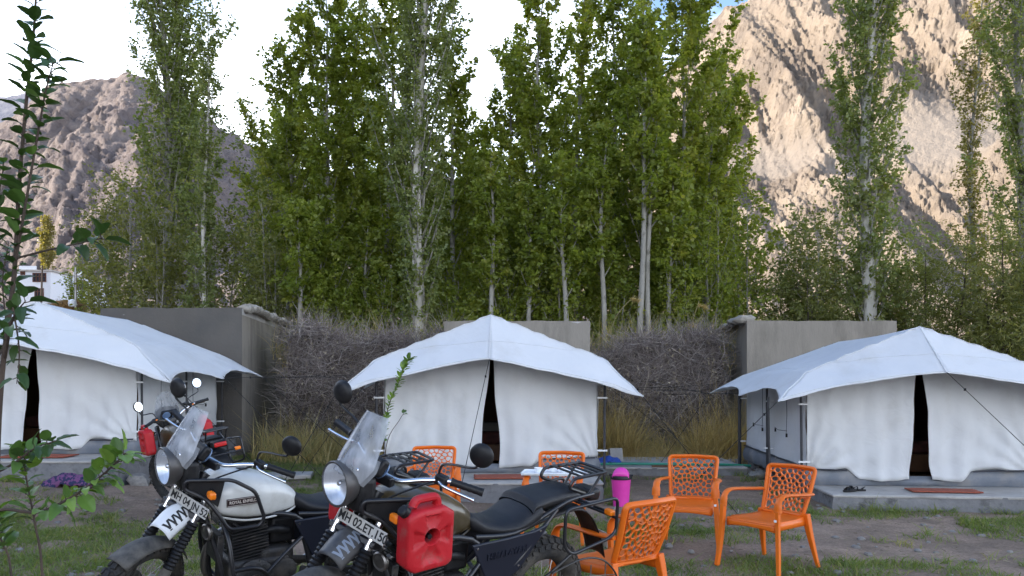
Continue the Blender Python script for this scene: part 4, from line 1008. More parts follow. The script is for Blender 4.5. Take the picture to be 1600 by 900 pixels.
    B(1).box((1.03, -0.20, 1.185), (0.06, 0.05, 0.035)).build('brake_reservoir', BLKP, o, bevel=0.008)
    # tank
    secs = [(0.575, .05, .805, .86), (0.60, .085, .79, .89), (0.66, .115, .772, .935), (0.74, .142, .765, .978), (0.83, .165, .765, 1.012), (0.92, .178, .77, 1.03), (1.0, .18, .785, 1.034), (1.06, .168, .80, 1.022), (1.10, .14, .825, 1.0), (1.12, .09, .85, .97)]
    def tank(u, v):
        k = v * (len(secs) - 1); i = min(int(k), len(secs) - 2); q = k - i; x, hw, zb, zt = [lerp(secs[i][j], secs[i + 1][j], q) for j in range(4)]
        a = u * 2 * math.pi; c, s = math.cos(a), math.sin(a); e = 0.72
        y = hw * math.copysign(abs(c) ** e, c); z = math.copysign(abs(s) ** (0.8 if s > 0 else 0.45), s)
        zc = lerp(zb, zt, 0.34)
        # knee recess
        y *= 1 - 0.10 * math.exp(-((x - 0.70) / 0.07) ** 2) * (1 - max(0, s))
        return Vector((x, y, zc + (zt - zc if z > 0 else zc - zb) * z))
    tk = B(); nb = 28; tk.grid(nb, 28, tank, closed_u=True); tk.f.append(tuple(range(nb))); tk.f.append(tuple(27 * nb + i for i in range(nb - 1, -1, -1)))
    to = tk.build('fuel_tank', st['tank'], o, smooth='all', sub=1)
    for s in both:
        pts = [(x, s * hw * 0.90, zb + 0.004) for (x, hw, zb, zt) in secs[:8]]; B().tube(smooth_pts(pts, 3), 0.006, 6).build('tank_lip', st['tank'], to)
    B().lathe([(0.035, 0), (0.038, 0.008), (0.03, 0.014), (0, 0.015)], 20, Matrix.Translation((0.90, 0, 1.028))).build('filler_cap', BLKM, to)
    # tank side frames with black infill, indicators
    for s in both:
        lp = round_loop([(1.245, s * .115, 1.012), (1.03, s * .205, 1.025), (0.905, s * .225, 0.955), (0.845, s * .228, 0.80), (0.865, s * .222, 0.755), (1.03, s * .205, 0.745), (1.075, s * .19, 0.82), (1.145, s * .15, 0.915), (1.25, s * .11, 0.965)], 0.035, 4)
        fo = B().tube(lp, 0.0105, 10, closed=True).build('tank_guard_frame', BLKM, o)
        pl = B(); pl.add([(1.225, s * .112, 1.0), (1.06, s * .182, 1.012), (1.085, s * .172, 0.87), (1.15, s * .14, 0.925), (1.225, s * .11, 0.965)], [(0, 1, 2, 3, 4) if s < 0 else (4, 3, 2, 1, 0)]); pl.build('guard_infill', BLKP, fo, smooth=False, solid=0.006)
        ind = Vector((1.13, s * 0.205, 0.955))
        ib = B().tube([(1.12, s * .15, 0.962), tuple(ind)], 0.010, 10).build('indicator', BLKP, o)
        B().box(tuple(ind + Vector((0.012, s * 0.018, 0))), (0.036, 0.062, 0.04)).build('indicator_lens', AMBER, ib, bevel=0.012, seg=3)
        B().tube([(0.97, s * 0.19, 0.748), (0.96, s * 0.10, 0.74)], 0.008, 8).build('guard_bracket', BLKM, fo)
    if st.get('badge'):
        for s in both:
            Mb = Matrix.Translation((0.955, s * 0.187, 0.893)) @ Matrix(((-s, 0, 0, 0), (0, 0, s, 0), (0, 1, 0, 0), (0, 0, 0, 1))) @ Matrix.Rotation(R(-4 * s), 4, 'Y') @ Matrix.Rotation(R(4 if s > 0 else -4), 4, 'Z')
            b = B(); b.box((0, 0, 0), (0.176, 0.044, 0.004), Mb); bo_ = b.build('tank_badge', BADGE, o, smooth=False)
            fr = B(); fr.tube([Mb @ Vector(p) for p in ((-.084, -.018, .003), (.084, -.018, .003), (.084, .018, .003), (-.084, .018, .003))], 0.0012, 4, closed=True); fr.build('badge_border', SILVERINK, bo_)
            me = text_mesh('Royal Enfield'.upper(), 0.0235, SILVERINK, 0.88, 0.0003); me.transform(T0 @ Mb @ Matrix.Translation((0, 0, 0.0035))); mobj('badge_lettering', me, bo_)
    # front number plate
    Mp = Matrix.Translation((1.262, 0.055, 0.908)) @ Matrix.Rotation(R(2), 4, 'X') @ Matrix.Rotation(R(-8), 4, 'Z') @ Matrix(((0, 0, 1, 0), (1, 0, 0, 0), (0, 1, 0, 0), (0, 0, 0, 1))) @ Matrix.Rotation(R(-14), 4, 'X')
    pb = B(1); pb.box((0, 0, 0), (0.29, 0.06, 0.004), Mp); po = pb.build('number_plate', PLATEM, o, smooth=False, bevel=0.0015)
    me = text_mesh(st['plate'], 0.056, INK, 0.92, 0.0012); me.transform(ST @ Mp @ Matrix.Translation((0.008, -0.001, 0.003))); mobj('plate_lettering', me, po)
    B(1).tube([Mp @ Vector((-0.06, 0.02, -0.004)), (1.17, -0.05, 0.96)], 0.008, 8).build('plate_bracket', CHROME, po)
    # engine
    en = B(); en.box((0.80, 0, 0.42), (0.36, 0.25, 0.20)); en.box((0.70, 0, 0.50), (0.20, 0.22, 0.14)); eo = en.build('crankcase', ENGINE, o, bevel=0.03, seg=3)
    for s in both:
        cv = B(); cv.lathe([(0.115, 0), (0.115, 0.018), (0.10, 0.03), (0.06, 0.034), (0, 0.034)], 28, look((0, s, 0), (0.84, s * 0.12, 0.41))); co_ = cv.build('engine_cover', ENGINE, eo)
        cv = B(); cv.lathe([(0.075, 0), (0.075, 0.02), (0.06, 0.028), (0, 0.028)], 24, look((0, s, 0), (0.66, s * 0.115, 0.43))); cv.build('engine_cover', ENGINE, eo)
        em = B(); em.lathe([(0.034, 0.034), (0.034, 0.038), (0.028, 0.038), (0.028, 0.035)], 20, look((0, s, 0), (0.84, s * 0.12, 0.41)), caps=False); em.build('cover_ring', STEEL, co_)
        for k in range(7):
            a = k / 7 * 6.28; B().lathe([(0.007, 0.0), (0.007, 0.026), (0, 0.028)], 6, look((0, s, 0), (0.84 + 0.107 * math.cos(a), s * 0.12, 0.41 + 0.107 * math.sin(a)))).build('cover_bolt', STEEL, co_)
    me = text_mesh('RE', 0.04, STEEL, 0.9, 0.001); me.transform(T0 @ Matrix.Translation((0.84, 0.156, 0.41)) @ Matrix(((-1, 0, 0, 0), (0, 0, 1, 0), (0, 1, 0, 0), (0, 0, 0, 1)))); mobj('emblem', me, eo)
    Tc = Matrix.Translation((0.86, 0, 0.62)) @ Matrix.Rotation(R(8), 4, 'Y')
    cy = B(); cy.box((0, 0, 0), (0.13, 0.14, 0.24), Tc); cyo = cy.build('cylinder', ENGINE, o, bevel=0.02)
    fn = B()
    for k in range(12): fn.box((0, 0, -0.10 + k * 0.0185), (0.205, 0.215, 0.0055), Tc)
    tag(fn.build('cooling_fins', ENGINE, cyo, smooth=False), kind='stuff')
    B().box((0, 0, 0.145), (0.19, 0.19, 0.07), Tc).build('cylinder_head', ENGINE, cyo, bevel=0.025, seg=3)
    B().box((0.66, 0, 0.66), (0.15, 0.16, 0.16)).build('airbox', BLKP, o, bevel=0.02)
    B().tube(smooth_pts([(0.80, 0.06, 0.66), (0.72, 0.1, 0.68), (0.64, 0.09, 0.66)], 4), 0.022, 10).build('intake', BLKP, o)
    B().box((1.03, 0, 0.60), (0.035, 0.20, 0.16)).build('oil_cooler', ENGINE, o, bevel=0.006)
    hn = B(); hn.lathe([(0.045, 0), (0.047, 0.015), (0.04, 0.022), (0.032, 0.018), (0.012, 0.024), (0, 0.024)], 22, look((1, 0.2, -0.1), (1.09, 0.07, 0.70))); hn.build('horn', STEEL, o)
    # frame
    for s in both:
        B().tube(smooth_pts([(1.12, s * .03, .86), (0.98, s * .09, .80), (0.62, s * .125, .755), (0.555, s * .135, .62), (0.50, s * .135, .40), (0.56, s * .12, .29)], 4), 0.016, 10).build('frame_rail', BLKM, o)
        B().tube(smooth_pts([(1.11, s * .035, .80), (1.03, s * .10, .52), (0.98, s * .12, .32), (0.80, s * .13, .265), (0.56, s * .12, .285)], 4), 0.015, 10).build('frame_cradle', BLKM, o)
        B().tube(smooth_pts([(0.60, s * .128, .765), (0.35, s * .135, .755), (0.10, s * .13, .84), (-0.05, s * .12, .885), (-0.25, s * .10, .895)], 4), 0.0135, 10).build('seat_rail', BLKM, o)
        B().tube([(0.50, s * .135, .47), (0.30, s * .15, .62), (0.06, s * .138, .85)], 0.0115, 8).build('seat_stay', BLKM, o)
        B().tube(smooth_pts([(0.54, s * .09, .40), (0.30, s * .115, .36), (0.0, s * .115, .32), (-0.06, s * .115, .32)], 3), [0.026] * 4 + [0.022] * 6, 10, flat=0.7).build('swingarm', ENGINE, o)
        B().tube([(0.62, s * .12, .32), (0.62, s * .25, .33)], 0.013, 10).build('foot_peg', RUBBER, o)
        B().tube([(0.36, s * .14, .46), (0.33, s * .23, .47)], 0.012, 10).build('pillion_peg', RUBBER, o)
        sp_ = B(); poly = [(0.635, 0.735), (0.50, 0.50), (0.42, 0.49), (0.30, 0.56), (0.115, 0.79), (0.22, 0.76), (0.40, 0.745)]
        sp_.prism(poly if s < 0 else poly[::-1], 0, 0.016, Matrix(((1, 0, 0, 0), (0, 0, s, s * 0.142), (0, 1, 0, 0), (0, 0, 0, 1)))); spo = sp_.build('side_panel', NAVY, o, bevel=0.008, seg=2)
        for (x, z) in ((0.60, 0.715), (0.47, 0.525), (0.185, 0.755), (0.315, 0.585)): B().lathe([(0.006, 0), (0.006, 0.004), (0, 0.005)], 8, look((0, s, 0), (x, s * 0.158, z))).build('panel_bolt', CHROME, spo)
        if st.get('panel_text'):
            me = text_mesh(st['panel_text'], 0.05, NAVY, 0.95, 0.0006, 0.003); me.transform(T0 @ Matrix.Translation((0.40, s * 0.160, 0.665)) @ Matrix(((-s, 0, 0, 0), (0, 0, s, 0), (0, 1, 0, 0), (0, 0, 0, 1))) @ Matrix.Rotation(R(3 * s), 4, 'Z')); mobj('panel_lettering', me, spo)
        # engine guard
        B().tube(smooth_pts([(1.04, s * .14, .755), (1.03, s * .215, .68), (1.02, s * .26, .56), (1.0, s * .265, .46), (0.97, s * .20, .36), (0.93, s * .11, .30)], 4), 0.0125, 10).build('engine_guard', BLKM, o)
        B().tube(smooth_pts([(1.01, s * .265, .53), (0.92, s * .27, .535), (0.85, s * .265, .51), (0.77, s * .22, .41), (0.71, s * .15, .31)], 4), 0.0125, 10).build('engine_guard', BLKM, o)
        B().tube(smooth_pts([(0.82, s * .25, .48), (0.70, s * .20, .56), (0.57, s * .145, .63)], 4), 0.0115, 10).build('engine_guard', BLKM, o)
        # luggage stay
        lp = round_loop([(0.055, s * .20, .865), (-0.335, s * .215, .90), (-0.355, s * .215, .70), (-0.30, s * .215, .665), (-0.02, s * .21, .61), (0.04, s * .205, .66)], 0.045, 4)
        ls = B().tube(lp, 0.0095, 10, closed=True).build('luggage_stay', BLKM, o)
        B().tube([(-0.02, s * .21, .615), (0.10, s * .17, .50), (0.22, s * .14, .44)], 0.009, 8).build('stay_strut', BLKM, ls)
        B().tube([(-0.12, s * .212, .88), (-0.12, s * .12, .885)], 0.009, 8).build('stay_strut', BLKM, ls)
        B().tube(smooth_pts([(-0.345, s * .215, .78), (-0.36, s * .12, .775), (-0.36, 0, .775)], 3), 0.009, 8).build('stay_strut', BLKM, ls)
    # wire leg guard beside the rear wheel
    wg = B().tube(smooth_pts([(0.10, .20, .52), (-0.10, .225, .58), (-0.28, .225, .54), (-0.41, .225, .42), (-0.43, .225, .28), (-0.36, .22, .16)], 5), 0.0055, 8).build('leg_guard', BLKM, o)
    for k in range(4):
        B().tube([(0.06 - k * 0.12, .218, .53 - 0.0 * k), (0.02 - k * 0.12, .218, .18)], 0.0035, 6).build('guard_wire', STEEL, wg)
    for k in range(3):
        B().tube([(0.14, .214, .50 - k * 0.12), (-0.40 + 0.02 * k, .222, .44 - k * 0.10)], 0.0035, 6).build('guard_wire', STEEL, wg)
    # seats
    def seat(prof, hwf):
        m = B(); n = len(prof); nu = 22
        def fn(u, v):
            k = v * (n - 1); i = min(int(k), n - 2); q = k - i; x, zt, th = [lerp(prof[i][j], prof[i + 1][j], q) for j in range(3)]
            hw = hwf(v); a = u * 2 * math.pi; c, s = math.cos(a), math.sin(a)
            y = hw * math.copysign(abs(c) ** 0.6, c); zc = zt - th / 2
            return Vector((x, y, zc + th / 2 * math.copysign(abs(s) ** 0.55, s) - (0.018 * (y / 0.14) ** 2 if s > 0 else 0)))
        m.grid(nu, 26, fn, closed_u=True); m.f.append(tuple(range(nu))); m.f.append(tuple(25 * nu + i for i in range(nu - 1, -1, -1))); return m
    seat([(0.615, .87, .05), (0.59, .875, .10), (0.52, .832, .085), (0.42, .812, .075), (0.33, .822, .085), (0.25, .868, .125), (0.185, .905, .13), (0.17, .905, .10)], lambda v: lerp(0.085, 0.15, min(1, v * 1.6))).build('rider_seat', SEAT, o, smooth='all', sub=1)
    seat([(0.235, .88, .05), (0.215, .918, .075), (0.12, .935, .085), (0.0, .945, .085), (-0.11, .945, .08), (-0.15, .925, .05)], lambda v: lerp(0.145, 0.115, v)).build('pillion_seat', SEAT, o, smooth='all', sub=1)
    # rack, tail
    rk = B().tube(round_loop([(-0.03, .115, .955), (-0.06, .12, 1.005), (-0.34, .11, 1.02), (-0.34, -.11, 1.02), (-0.06, -.12, 1.005), (-0.03, -.115, .955), (-0.2, -.10, .90), (-0.2, .10, .90)], 0.03, 3), 0.0095, 8, closed=True).build('rear_rack', BLKM, o)
    for x in (-0.11, -0.17, -0.23, -0.29):
        B().box((x, 0, 1.016), (0.022, 0.225, 0.008)).build('rack_bar', BLKM, rk, bevel=0.002)
    for s in both: B().tube([(-0.30, s * .105, 1.015), (-0.22, s * .10, .90)], 0.008, 8).build('rack_leg', BLKM, rk)
    tl_ = B(); tl_.box((-0.30, 0, .875), (0.10, 0.15, 0.07)); tlo = tl_.build('tail_light', BLKP, o, bevel=0.02, seg=3)
    B().box((-0.345, 0, .875), (0.03, 0.125, 0.045)).build('tail_lens', REDL, tlo, bevel=0.012, seg=3)
    def rfen(u, v):
        q = (u - .5) * 2; p = smooth_r[min(int(v * (len(smooth_r) - 1) + .5), len(smooth_r) - 1)]
        return Vector((p.x, 0.075 * q, p.z - 0.02 * q * q))
    smooth_r = smooth_pts([(0.02, 0, .80), (-0.18, 0, .82), (-0.30, 0, .76), (-0.40, 0, .62), (-0.455, 0, .50)], 5)
    rfm = B(); rfm.grid(7, len(smooth_r), rfen); rfo = rfm.build('rear_fender', BLKP, o, smooth='all', solid=0.006)
    Mq = Matrix.Translation((-0.425, 0, .60)) @ Matrix(((0, 0, -1, 0), (-1, 0, 0, 0), (0, 1, 0, 0), (0, 0, 0, 1))) @ Matrix.Rotation(R(-18), 4, 'X')
    rp = B(); rp.box((0, 0, 0), (0.20, 0.10, 0.004), Mq); rp.build('rear_plate', PLATEM, rfo, smooth=False)
    for s in both:
        ib = B().tube([(-0.33, s * .05, .80), (-0.335, s * .14, .80)], 0.008, 8).build('indicator', BLKP, o)
        B().box((-0.338, s * .165, .80), (0.04, 0.06, 0.036)).build('indicator_lens', AMBER, ib, bevel=0.012, seg=3)
    # exhaust and chain side
    B().tube(smooth_pts([(0.95, -.05, .66), (1.03, -.08, .58), (1.03, -.12, .40), (0.90, -.15, .30), (0.55, -.17, .30), (0.32, -.19, .38)], 5), 0.022, 12).build('exhaust_pipe', STEEL, o)
    B().tube([(0.36, -.19, .37), (0.30, -.20, .39), (-0.18, -.22, .55), (-0.22, -.222, .563)], [0.024, 0.05, 0.052, 0.035], 18).build('muffler', BLKM, o)
    B().box((0.28, .135, .36), (0.50, 0.02, 0.06), Matrix.Rotation(R(-2), 4, 'Y')).build('chain_guard', BLKP, o, bevel=0.008)
    B().tube([(0.70, .13, .30), (0.78, .315, .06)], 0.012, 10).build('side_stand', BLKM, o)
    B().box((0.82, 0, .262), (0.36, 0.22, 0.02)).build('skid_plate', STEEL, o, bevel=0.006)
    return o

def jerry_can(label, bike, c, s, tilt=0):
    """small red moulded fuel can with a centre hole, strapped to the tank frame"""
    Mw = Matrix.Translation(bike.location) @ bike.rotation_euler.to_matrix().to_4x4() @ Matrix.Translation((c[0] - 0.73, c[1], c[2])) @ Matrix.Rotation(R(tilt), 4, 'Y')
    o = empty('jerry_can', (0, 0, 0), 0, label, 'jerry can', 'red jerry cans on the motorcycles'); o.matrix_world = Mw
    out = [(-.118, -.135), (-.09, -.155), (.09, -.155), (.125, -.12), (.125, .095), (.105, .118), (.055, .128), (-.07, .128), (-.118, .095)]
    def ray(a):
        d = Vector((math.cos(a), math.sin(a))); best = 9
        for i in range(len(out)):
            p, q = Vector(out[i]), Vector(out[(i + 1) % len(out)]); e = q - p; den = d.x * e.y - d.y * e.x
            if abs(den) > 1e-9:
                t = (p.x * e.y - p.y * e.x) / den; w = (p.x * d.y - p.y * d.x) / den
                if t > 0 and -1e-6 <= w <= 1 + 1e-6: best = min(best, t)
        return best
    N = 64; rows = [(1.0, 0.028), (0.985, 0.042), (0.93, 0.050), (0.80, 0.052), (0.70, 0.0), (0.50, 0.0), (0.42, 0.0), (None, 0.040), (None, 0.0)]
    vs = []; rows_full = [(f, y) for f, y in rows] + [(f, -y) for f, y in rows[::-1][1:]]
    def ypos(f, y, a):
        if f in (0.70, 0.50, 0.42):
            side = max(math.cos(2 * a), -math.cos(2 * a)) ; side = float(sstep(0.55, 0.85, side))
            return {0.70: 0.051 - 0.017 * side, 0.50: 0.050 - 0.016 * side, 0.42: 0.049}[f]
        return abs(y)
    for idx, (f, y) in enumerate(rows_full):
        sg = 1 if idx < len(rows) else -1
        for k in range(N):
            a = 2 * math.pi * k / N; r = ray(a)
            rr = 0.034 if f is None else (r * f if f > 0.45 else 0.040 + 0.0 * r)
            yy = ypos(f, y, a) * sg if not (f is None and y == 0) else 0
            vs.append((math.cos(a) * rr, yy, math.sin(a) * rr))
    mb = MB(); nr = len(rows_full); fs = [(i * N + k, i * N + (k + 1) % N, (i + 1) * N + (k + 1) % N, (i + 1) * N + k) for i in range(nr) for k in range(N) if i < nr - 1]
    fs += [((nr - 1) * N + k, (nr - 1) * N + (k + 1) % N, (k + 1) % N, k) for k in range(N)]
    mb.add(vs, [f[::-1] for f in fs]); mb.build('can_body', CANRED, o, ang=50, bevel=0.0)
    MB().tube(round_loop([(-.055, 0, .118), (-.045, 0, .165), (.062, 0, .165), (.085, 0, .118)], 0.02, 4)[:-4], 0.019, 10, flat=1.2).build('carry_handle', CANRED, o)
    MB().lathe([(0.02, 0), (0.027, 0.006), (0.027, 0.03), (0.02, 0.036), (0, 0.036)], 16, look((0.75, 0, 0.66), (0.105, 0, 0.11))).build('filler_cap', BLKP, o)
    MB().tube([(0.0, -0.06, -0.005), (0.0, 0.03, -0.005)], 0.012, 10).build('mounting_bolt', BLKP, o)
    return o

def gat(x, y): return (x, y, gzf(x, y))
b1 = motorcycle('white tank motorcycle nearest the left with wide handlebar and tall clear windscreen', (-1.51, 4.70, 0), 220, 10, 35,
                dict(tank=WTANK, beak=WBEAK, zig=INK, plate='MH 04 JN 52', badge=True))
b2 = motorcycle('dusty black and bronze motorcycle in front with red jerry cans on its sides', (-0.45, 4.0, 0), 221, 10, 27,
                dict(tank=GTANK, beak=GBEAK, zig=mat('pale print', (0.20, 0.23, 0.28), rough=0.6), plate='MH 02.ET.150', panel_text='HIMALAYAN'))
b3 = motorcycle('dark motorcycle parked farther back facing away towards the left tent', (-3.47, 8.75, gzf(-3.47, 8.75)), 130, 10, 22,
                dict(tank=GTANK, beak=GBEAK, zig=INK, plate='MH', mz=0.03))
jerry_can('red jerry can on the near side of the black motorcycle', b2, (1.03, 0.305, 0.90), 1, 4)
jerry_can('red jerry can peeking out on the far side of the black motorcycle', b2, (1.03, -0.305, 0.90), -1, 0)
jerry_can('red jerry can on the left side of the motorcycle parked farther back', b3, (1.0, 0.32, 0.90), 1, 0)
jerry_can('red jerry can on the right side of the motorcycle parked farther back', b3, (1.0, -0.32, 0.88), -1, 0)
# ------------------------------------------------------------------ orange plastic chairs with webbed backs
def clip(poly, a, b, c):
    out = []
    for i in range(len(poly)):
        p, q = poly[i], poly[(i + 1) % len(poly)]; dp, dq = a * p[0] + b * p[1] - c, a * q[0] + b * q[1] - c
        if dp <= 0: out.append(p)
        if dp * dq < 0:
            t = dp / (dp - dq); out.append((p[0] + (q[0] - p[0]) * t, p[1] + (q[1] - p[1]) * t))
    return out
def web_cells():
    """cells of the spider-web back, u across -1..1, v up 0..1"""
    rnd = random.Random(7); seeds = [(0.0, 0.47)]
    for ring, (n, r) in enumerate(((7, 0.105), (12, 0.205), (16, 0.305), (20, 0.41), (22, 0.52), (22, 0.64))):
        for k in range(n):
            a = 2 * math.pi * (k + 0.5 * (ring % 2)) / n + rnd.uniform(-.1, .1)
            seeds.append((math.cos(a) * r * 1.75 + rnd.uniform(-.03, .03), 0.47 + math.sin(a) * r + rnd.uniform(-.015, .015)))
    U, Vv = 0.86, (0.05, 0.93)
    seeds = [s for s in seeds if abs(s[0]) < U + 0.05 and Vv[0] - 0.02 < s[1] < Vv[1] + 0.02]; cells = []
    for i, s in enumerate(seeds):
        poly = [(-U, Vv[0]), (U, Vv[0]), (U, Vv[1]), (-U, Vv[1])]
        for j, t in enumerate(seeds):
            if i == j: continue
            k = 0.5; sx, sy, tx, ty = s[0] * k, s[1], t[0] * k, t[1]     # metric of the real panel
            a, b = tx - sx, ty - sy; c = (tx * tx + ty * ty - sx * sx - sy * sy) / 2
            poly = clip(poly, a * k, b, c)
            if len(poly) < 3: break
        if len(poly) >= 3: cells.append(poly)
    return cells
def make_chair(label):
    o = empty('plastic_chair', (0, 0, 0), 0, label, 'chair', 'orange plastic armchairs')     # faces -y
    Hs, Ht = 0.40, 0.79
    def back(u, v, off=0.0):
        hw = lerp(0.195, 0.232, v); z = lerp(Hs + 0.015, Ht, v); y = 0.185 + 0.135 * v ** 1.25 + 0.02 * math.sin(v * math.pi) - 0.025 * (1 - u * u) * 0 + 0.035 * (1 - u * u)
        return Vector((u * hw, y + off, z))
    th = 0.009
    net = MB()
    for poly in web_cells():
        # resample the cell border and its rounded hole
        n = 14; per = [0]
        for i in range(len(poly)):
            p, q = poly[i], poly[(i + 1) % len(poly)]; per.append(per[-1] + math.hypot((q[0] - p[0]) * .22, (q[1] - p[1]) * .39))
        if per[-1] < 0.06: 
            net.add([back(p[0], p[1], -th) for p in poly] , [tuple(range(len(poly)))]); continue
        pts = []
        for k in range(n):
            t = per[-1] * k / n; i = max(j for j in range(len(poly)) if per[j] <= t); p, q = poly[i], poly[(i + 1) % len(poly)]
            w = (t - per[i]) / (per[i + 1] - per[i] + 1e-9); pts.append((p[0] + (q[0] - p[0]) * w, p[1] + (q[1] - p[1]) * w))
        cx = sum(p[0] for p in pts) / n; cy = sum(p[1] for p in pts) / n; hole = []
        sm = pts
        for _ in range(2): sm = [((sm[i - 1][0] + 2 * sm[i][0] + sm[(i + 1) % n][0]) / 4, (sm[i - 1][1] + 2 * sm[i][1] + sm[(i + 1) % n][1]) / 4) for i in range(n)]
        for p in sm:
            dx, dy = (cx - p[0]) * .22, (cy - p[1]) * .39; d = math.hypot(dx, dy) + 1e-9; f = min(0.5, 0.0030 / d); hole.append((p[0] + (cx - p[0]) * f, p[1] + (cy - p[1]) * f))
        vs = [back(*p, -th) for p in pts] + [back(*p, -th * 0.7) for p in hole] + [back(*p, th * 0.7) for p in hole] + [back(*p, th) for p in pts]
        fs = []
        for r in range(3): fs += [(r * n + k, r * n + (k + 1) % n, (r + 1) * n + (k + 1) % n, (r + 1) * n + k) for k in range(n)]
        net.add(vs, fs)
    no = net.build('web_back', ORANGE, o, smooth=False)
    lp = round_loop([back(-0.95, 0.0), back(-0.96, 0.5), back(-0.95, 0.97), back(0, 0.985), back(0.95, 0.97), back(0.96, 0.5), back(0.95, 0.0), back(0, 0.0)], 0.035, 4)
    MB().tube(lp, 0.0155, 8, closed=True, flat=1.25).build('back_frame', ORANGE, o)
    def seat(u, v):
        q = (u - .5) * 2; y = lerp(-0.225, 0.215, v); hw = lerp(0.225, 0.20, v)
        z = Hs - 0.018 * (1 - q * q) * math.sin(math.pi * v) - 0.035 * max(0, 0.12 - v) / 0.12 * 0.6 + 0.02 * v ** 6 - 0.01 * v
        return Vector((q * hw, y, z))
    sm = MB(); sm.grid(14, 14, seat); so = sm.build('seat', ORANGE, o, smooth='all', solid=0.012)
    ap = MB(); ap.grid(14, 4, lambda u, v: (((u - .5) * 2) * 0.222, -0.228 - 0.012 * (1 - (2 * u - 1) ** 2) + 0.0 * v, Hs - 0.02 - (0.05 - 0.02 * (1 - (2 * u - 1) ** 2)) * v)); ap.build('front_apron', ORANGE, so, smooth='all', solid=0.009)
    for s in (-1, 1):
        sa = MB(); sa.grid(8, 3, lambda u, v, s=s: (s * lerp(0.224, 0.20, u), lerp(-0.225, 0.21, u), Hs - 0.004 - 0.055 * v)); sa.build('side_apron', ORANGE, so, smooth='all', solid=0.009)
        # front leg runs up into the arm
        lg = MB(); pts = [(s * .285, -.275, 0), (s * .272, -.26, .15), (s * .258, -.245, .34), (s * .252, -.238, .50)]
        lg.tube(smooth_pts(pts, 3), [0.020] * 3 + [0.022] * 4 + [0.023] * 3, 4, flat=1.25, up=(s, 1, 0)); lg.build('front_leg', ORANGE, o, smooth=False, bevel=0.006)
        ar = MB(); pts = smooth_pts([(s * .252, -.238, .485), (s * .25, -.225, .565), (s * .25, -.165, .605), (s * .252, -.03, .603), (s * .248, .12, .592), (s * .225, .245, .585)], 4)
        ar.tube(pts, [0.017] * 4 + [0.014] * (len(pts) - 4), 8, flat=2.1, up=(0, -1, 0.2)); ar.build('armrest', ORANGE, o)
        rl = MB(); rl.tube(smooth_pts([(s * .205, .205, Hs + 0.03), (s * .218, .225, .30), (s * .235, .265, .14), (s * .25, .305, 0)], 3), [0.034, 0.034, 0.034, 0.031, 0.029, 0.027, 0.024, 0.022, 0.021, 0.020], 4, flat=1.0, up=(s, 1, 0)); rl.build('rear_leg', ORANGE, o, smooth=False, bevel=0.006)
    MB().box((0.2535, -0.272, 0.43), (0.02, 0.004, 0.018)).build('paper_sticker', CUPW, o, smooth=False)
    return o
chair0 = make_chair('')
def chair(label, x, y, fx, fy, first=[True]):
    c = chair0 if first[0] else copy_tree(chair0); first[0] = False
    c['label'] = label; c.location = (x, y, gzf(x, y) + 0.012); c.rotation_euler = (0, 0, math.atan2(fy, fx) + R(90)); return c
chair('orange plastic armchair facing left, nearest the right tent', 2.04, 6.28, -0.80, -0.60)
chair('orange plastic armchair turned to the camera beside the pink bin', 1.57, 7.0, -0.34, -0.94)
chair('orange plastic armchair in front with its webbed back to the camera', 0.61, 4.86, -0.64, 0.77)
chair('orange plastic armchair behind the black motorcycle handlebar, before the centre tent door', -0.80, 8.0, 0.06, -1.0)
c5 = chair('orange plastic armchair with a tray of cups across its arms', 0.42, 7.45, -0.22, -0.975)

tray = empty('serving_tray', (0.40, 7.37, gzf(.42, 7.45) + 0.637), R(-8), 'white tray laid across the chair arms', 'tray')
MB().box((0, 0, 0), (0.60, 0.30, 0.012)).build('tray_base', CUPW, tray, bevel=0.004)
MB().tube(round_loop([(-.30, -.15, .012), (.30, -.15, .012), (.30, .15, .012), (-.30, .15, .012)], .03), 0.008, 8, closed=True).build('tray_rim', CUPW, tray)
cup_me = MB().lathe([(0.022, 0), (0.034, 0.01), (0.04, 0.05), (0.0375, 0.05), (0.031, 0.012), (0.0, 0.008)], 18).mesh('cup_body', CUPW)
hd_me = MB().tube([(0.036, 0, .042), (0.055, 0, .036), (0.055, 0, .022), (0.034, 0, .016)], 0.004, 6).mesh('cup_handle', CUPW)
for i, (x, y, w) in enumerate(((-0.15, -0.03, 'leftmost'), (-0.02, 0.04, 'second from the left'), (0.09, -0.02, 'third from the left'), (0.20, 0.03, 'rightmost'))):
    c = mobj('tea_cup', cup_me); Mt = Matrix.Rotation(R(-8), 4, 'Z') @ Vector((x, y, 0.0065)); c.location = tray.location + Mt; c.rotation_euler.z = i * 1.7
    tag(c, 'small white tea cup, %s on the tray' % w, 'cup', 'tea cups on the tray'); mobj('handle', hd_me, c)

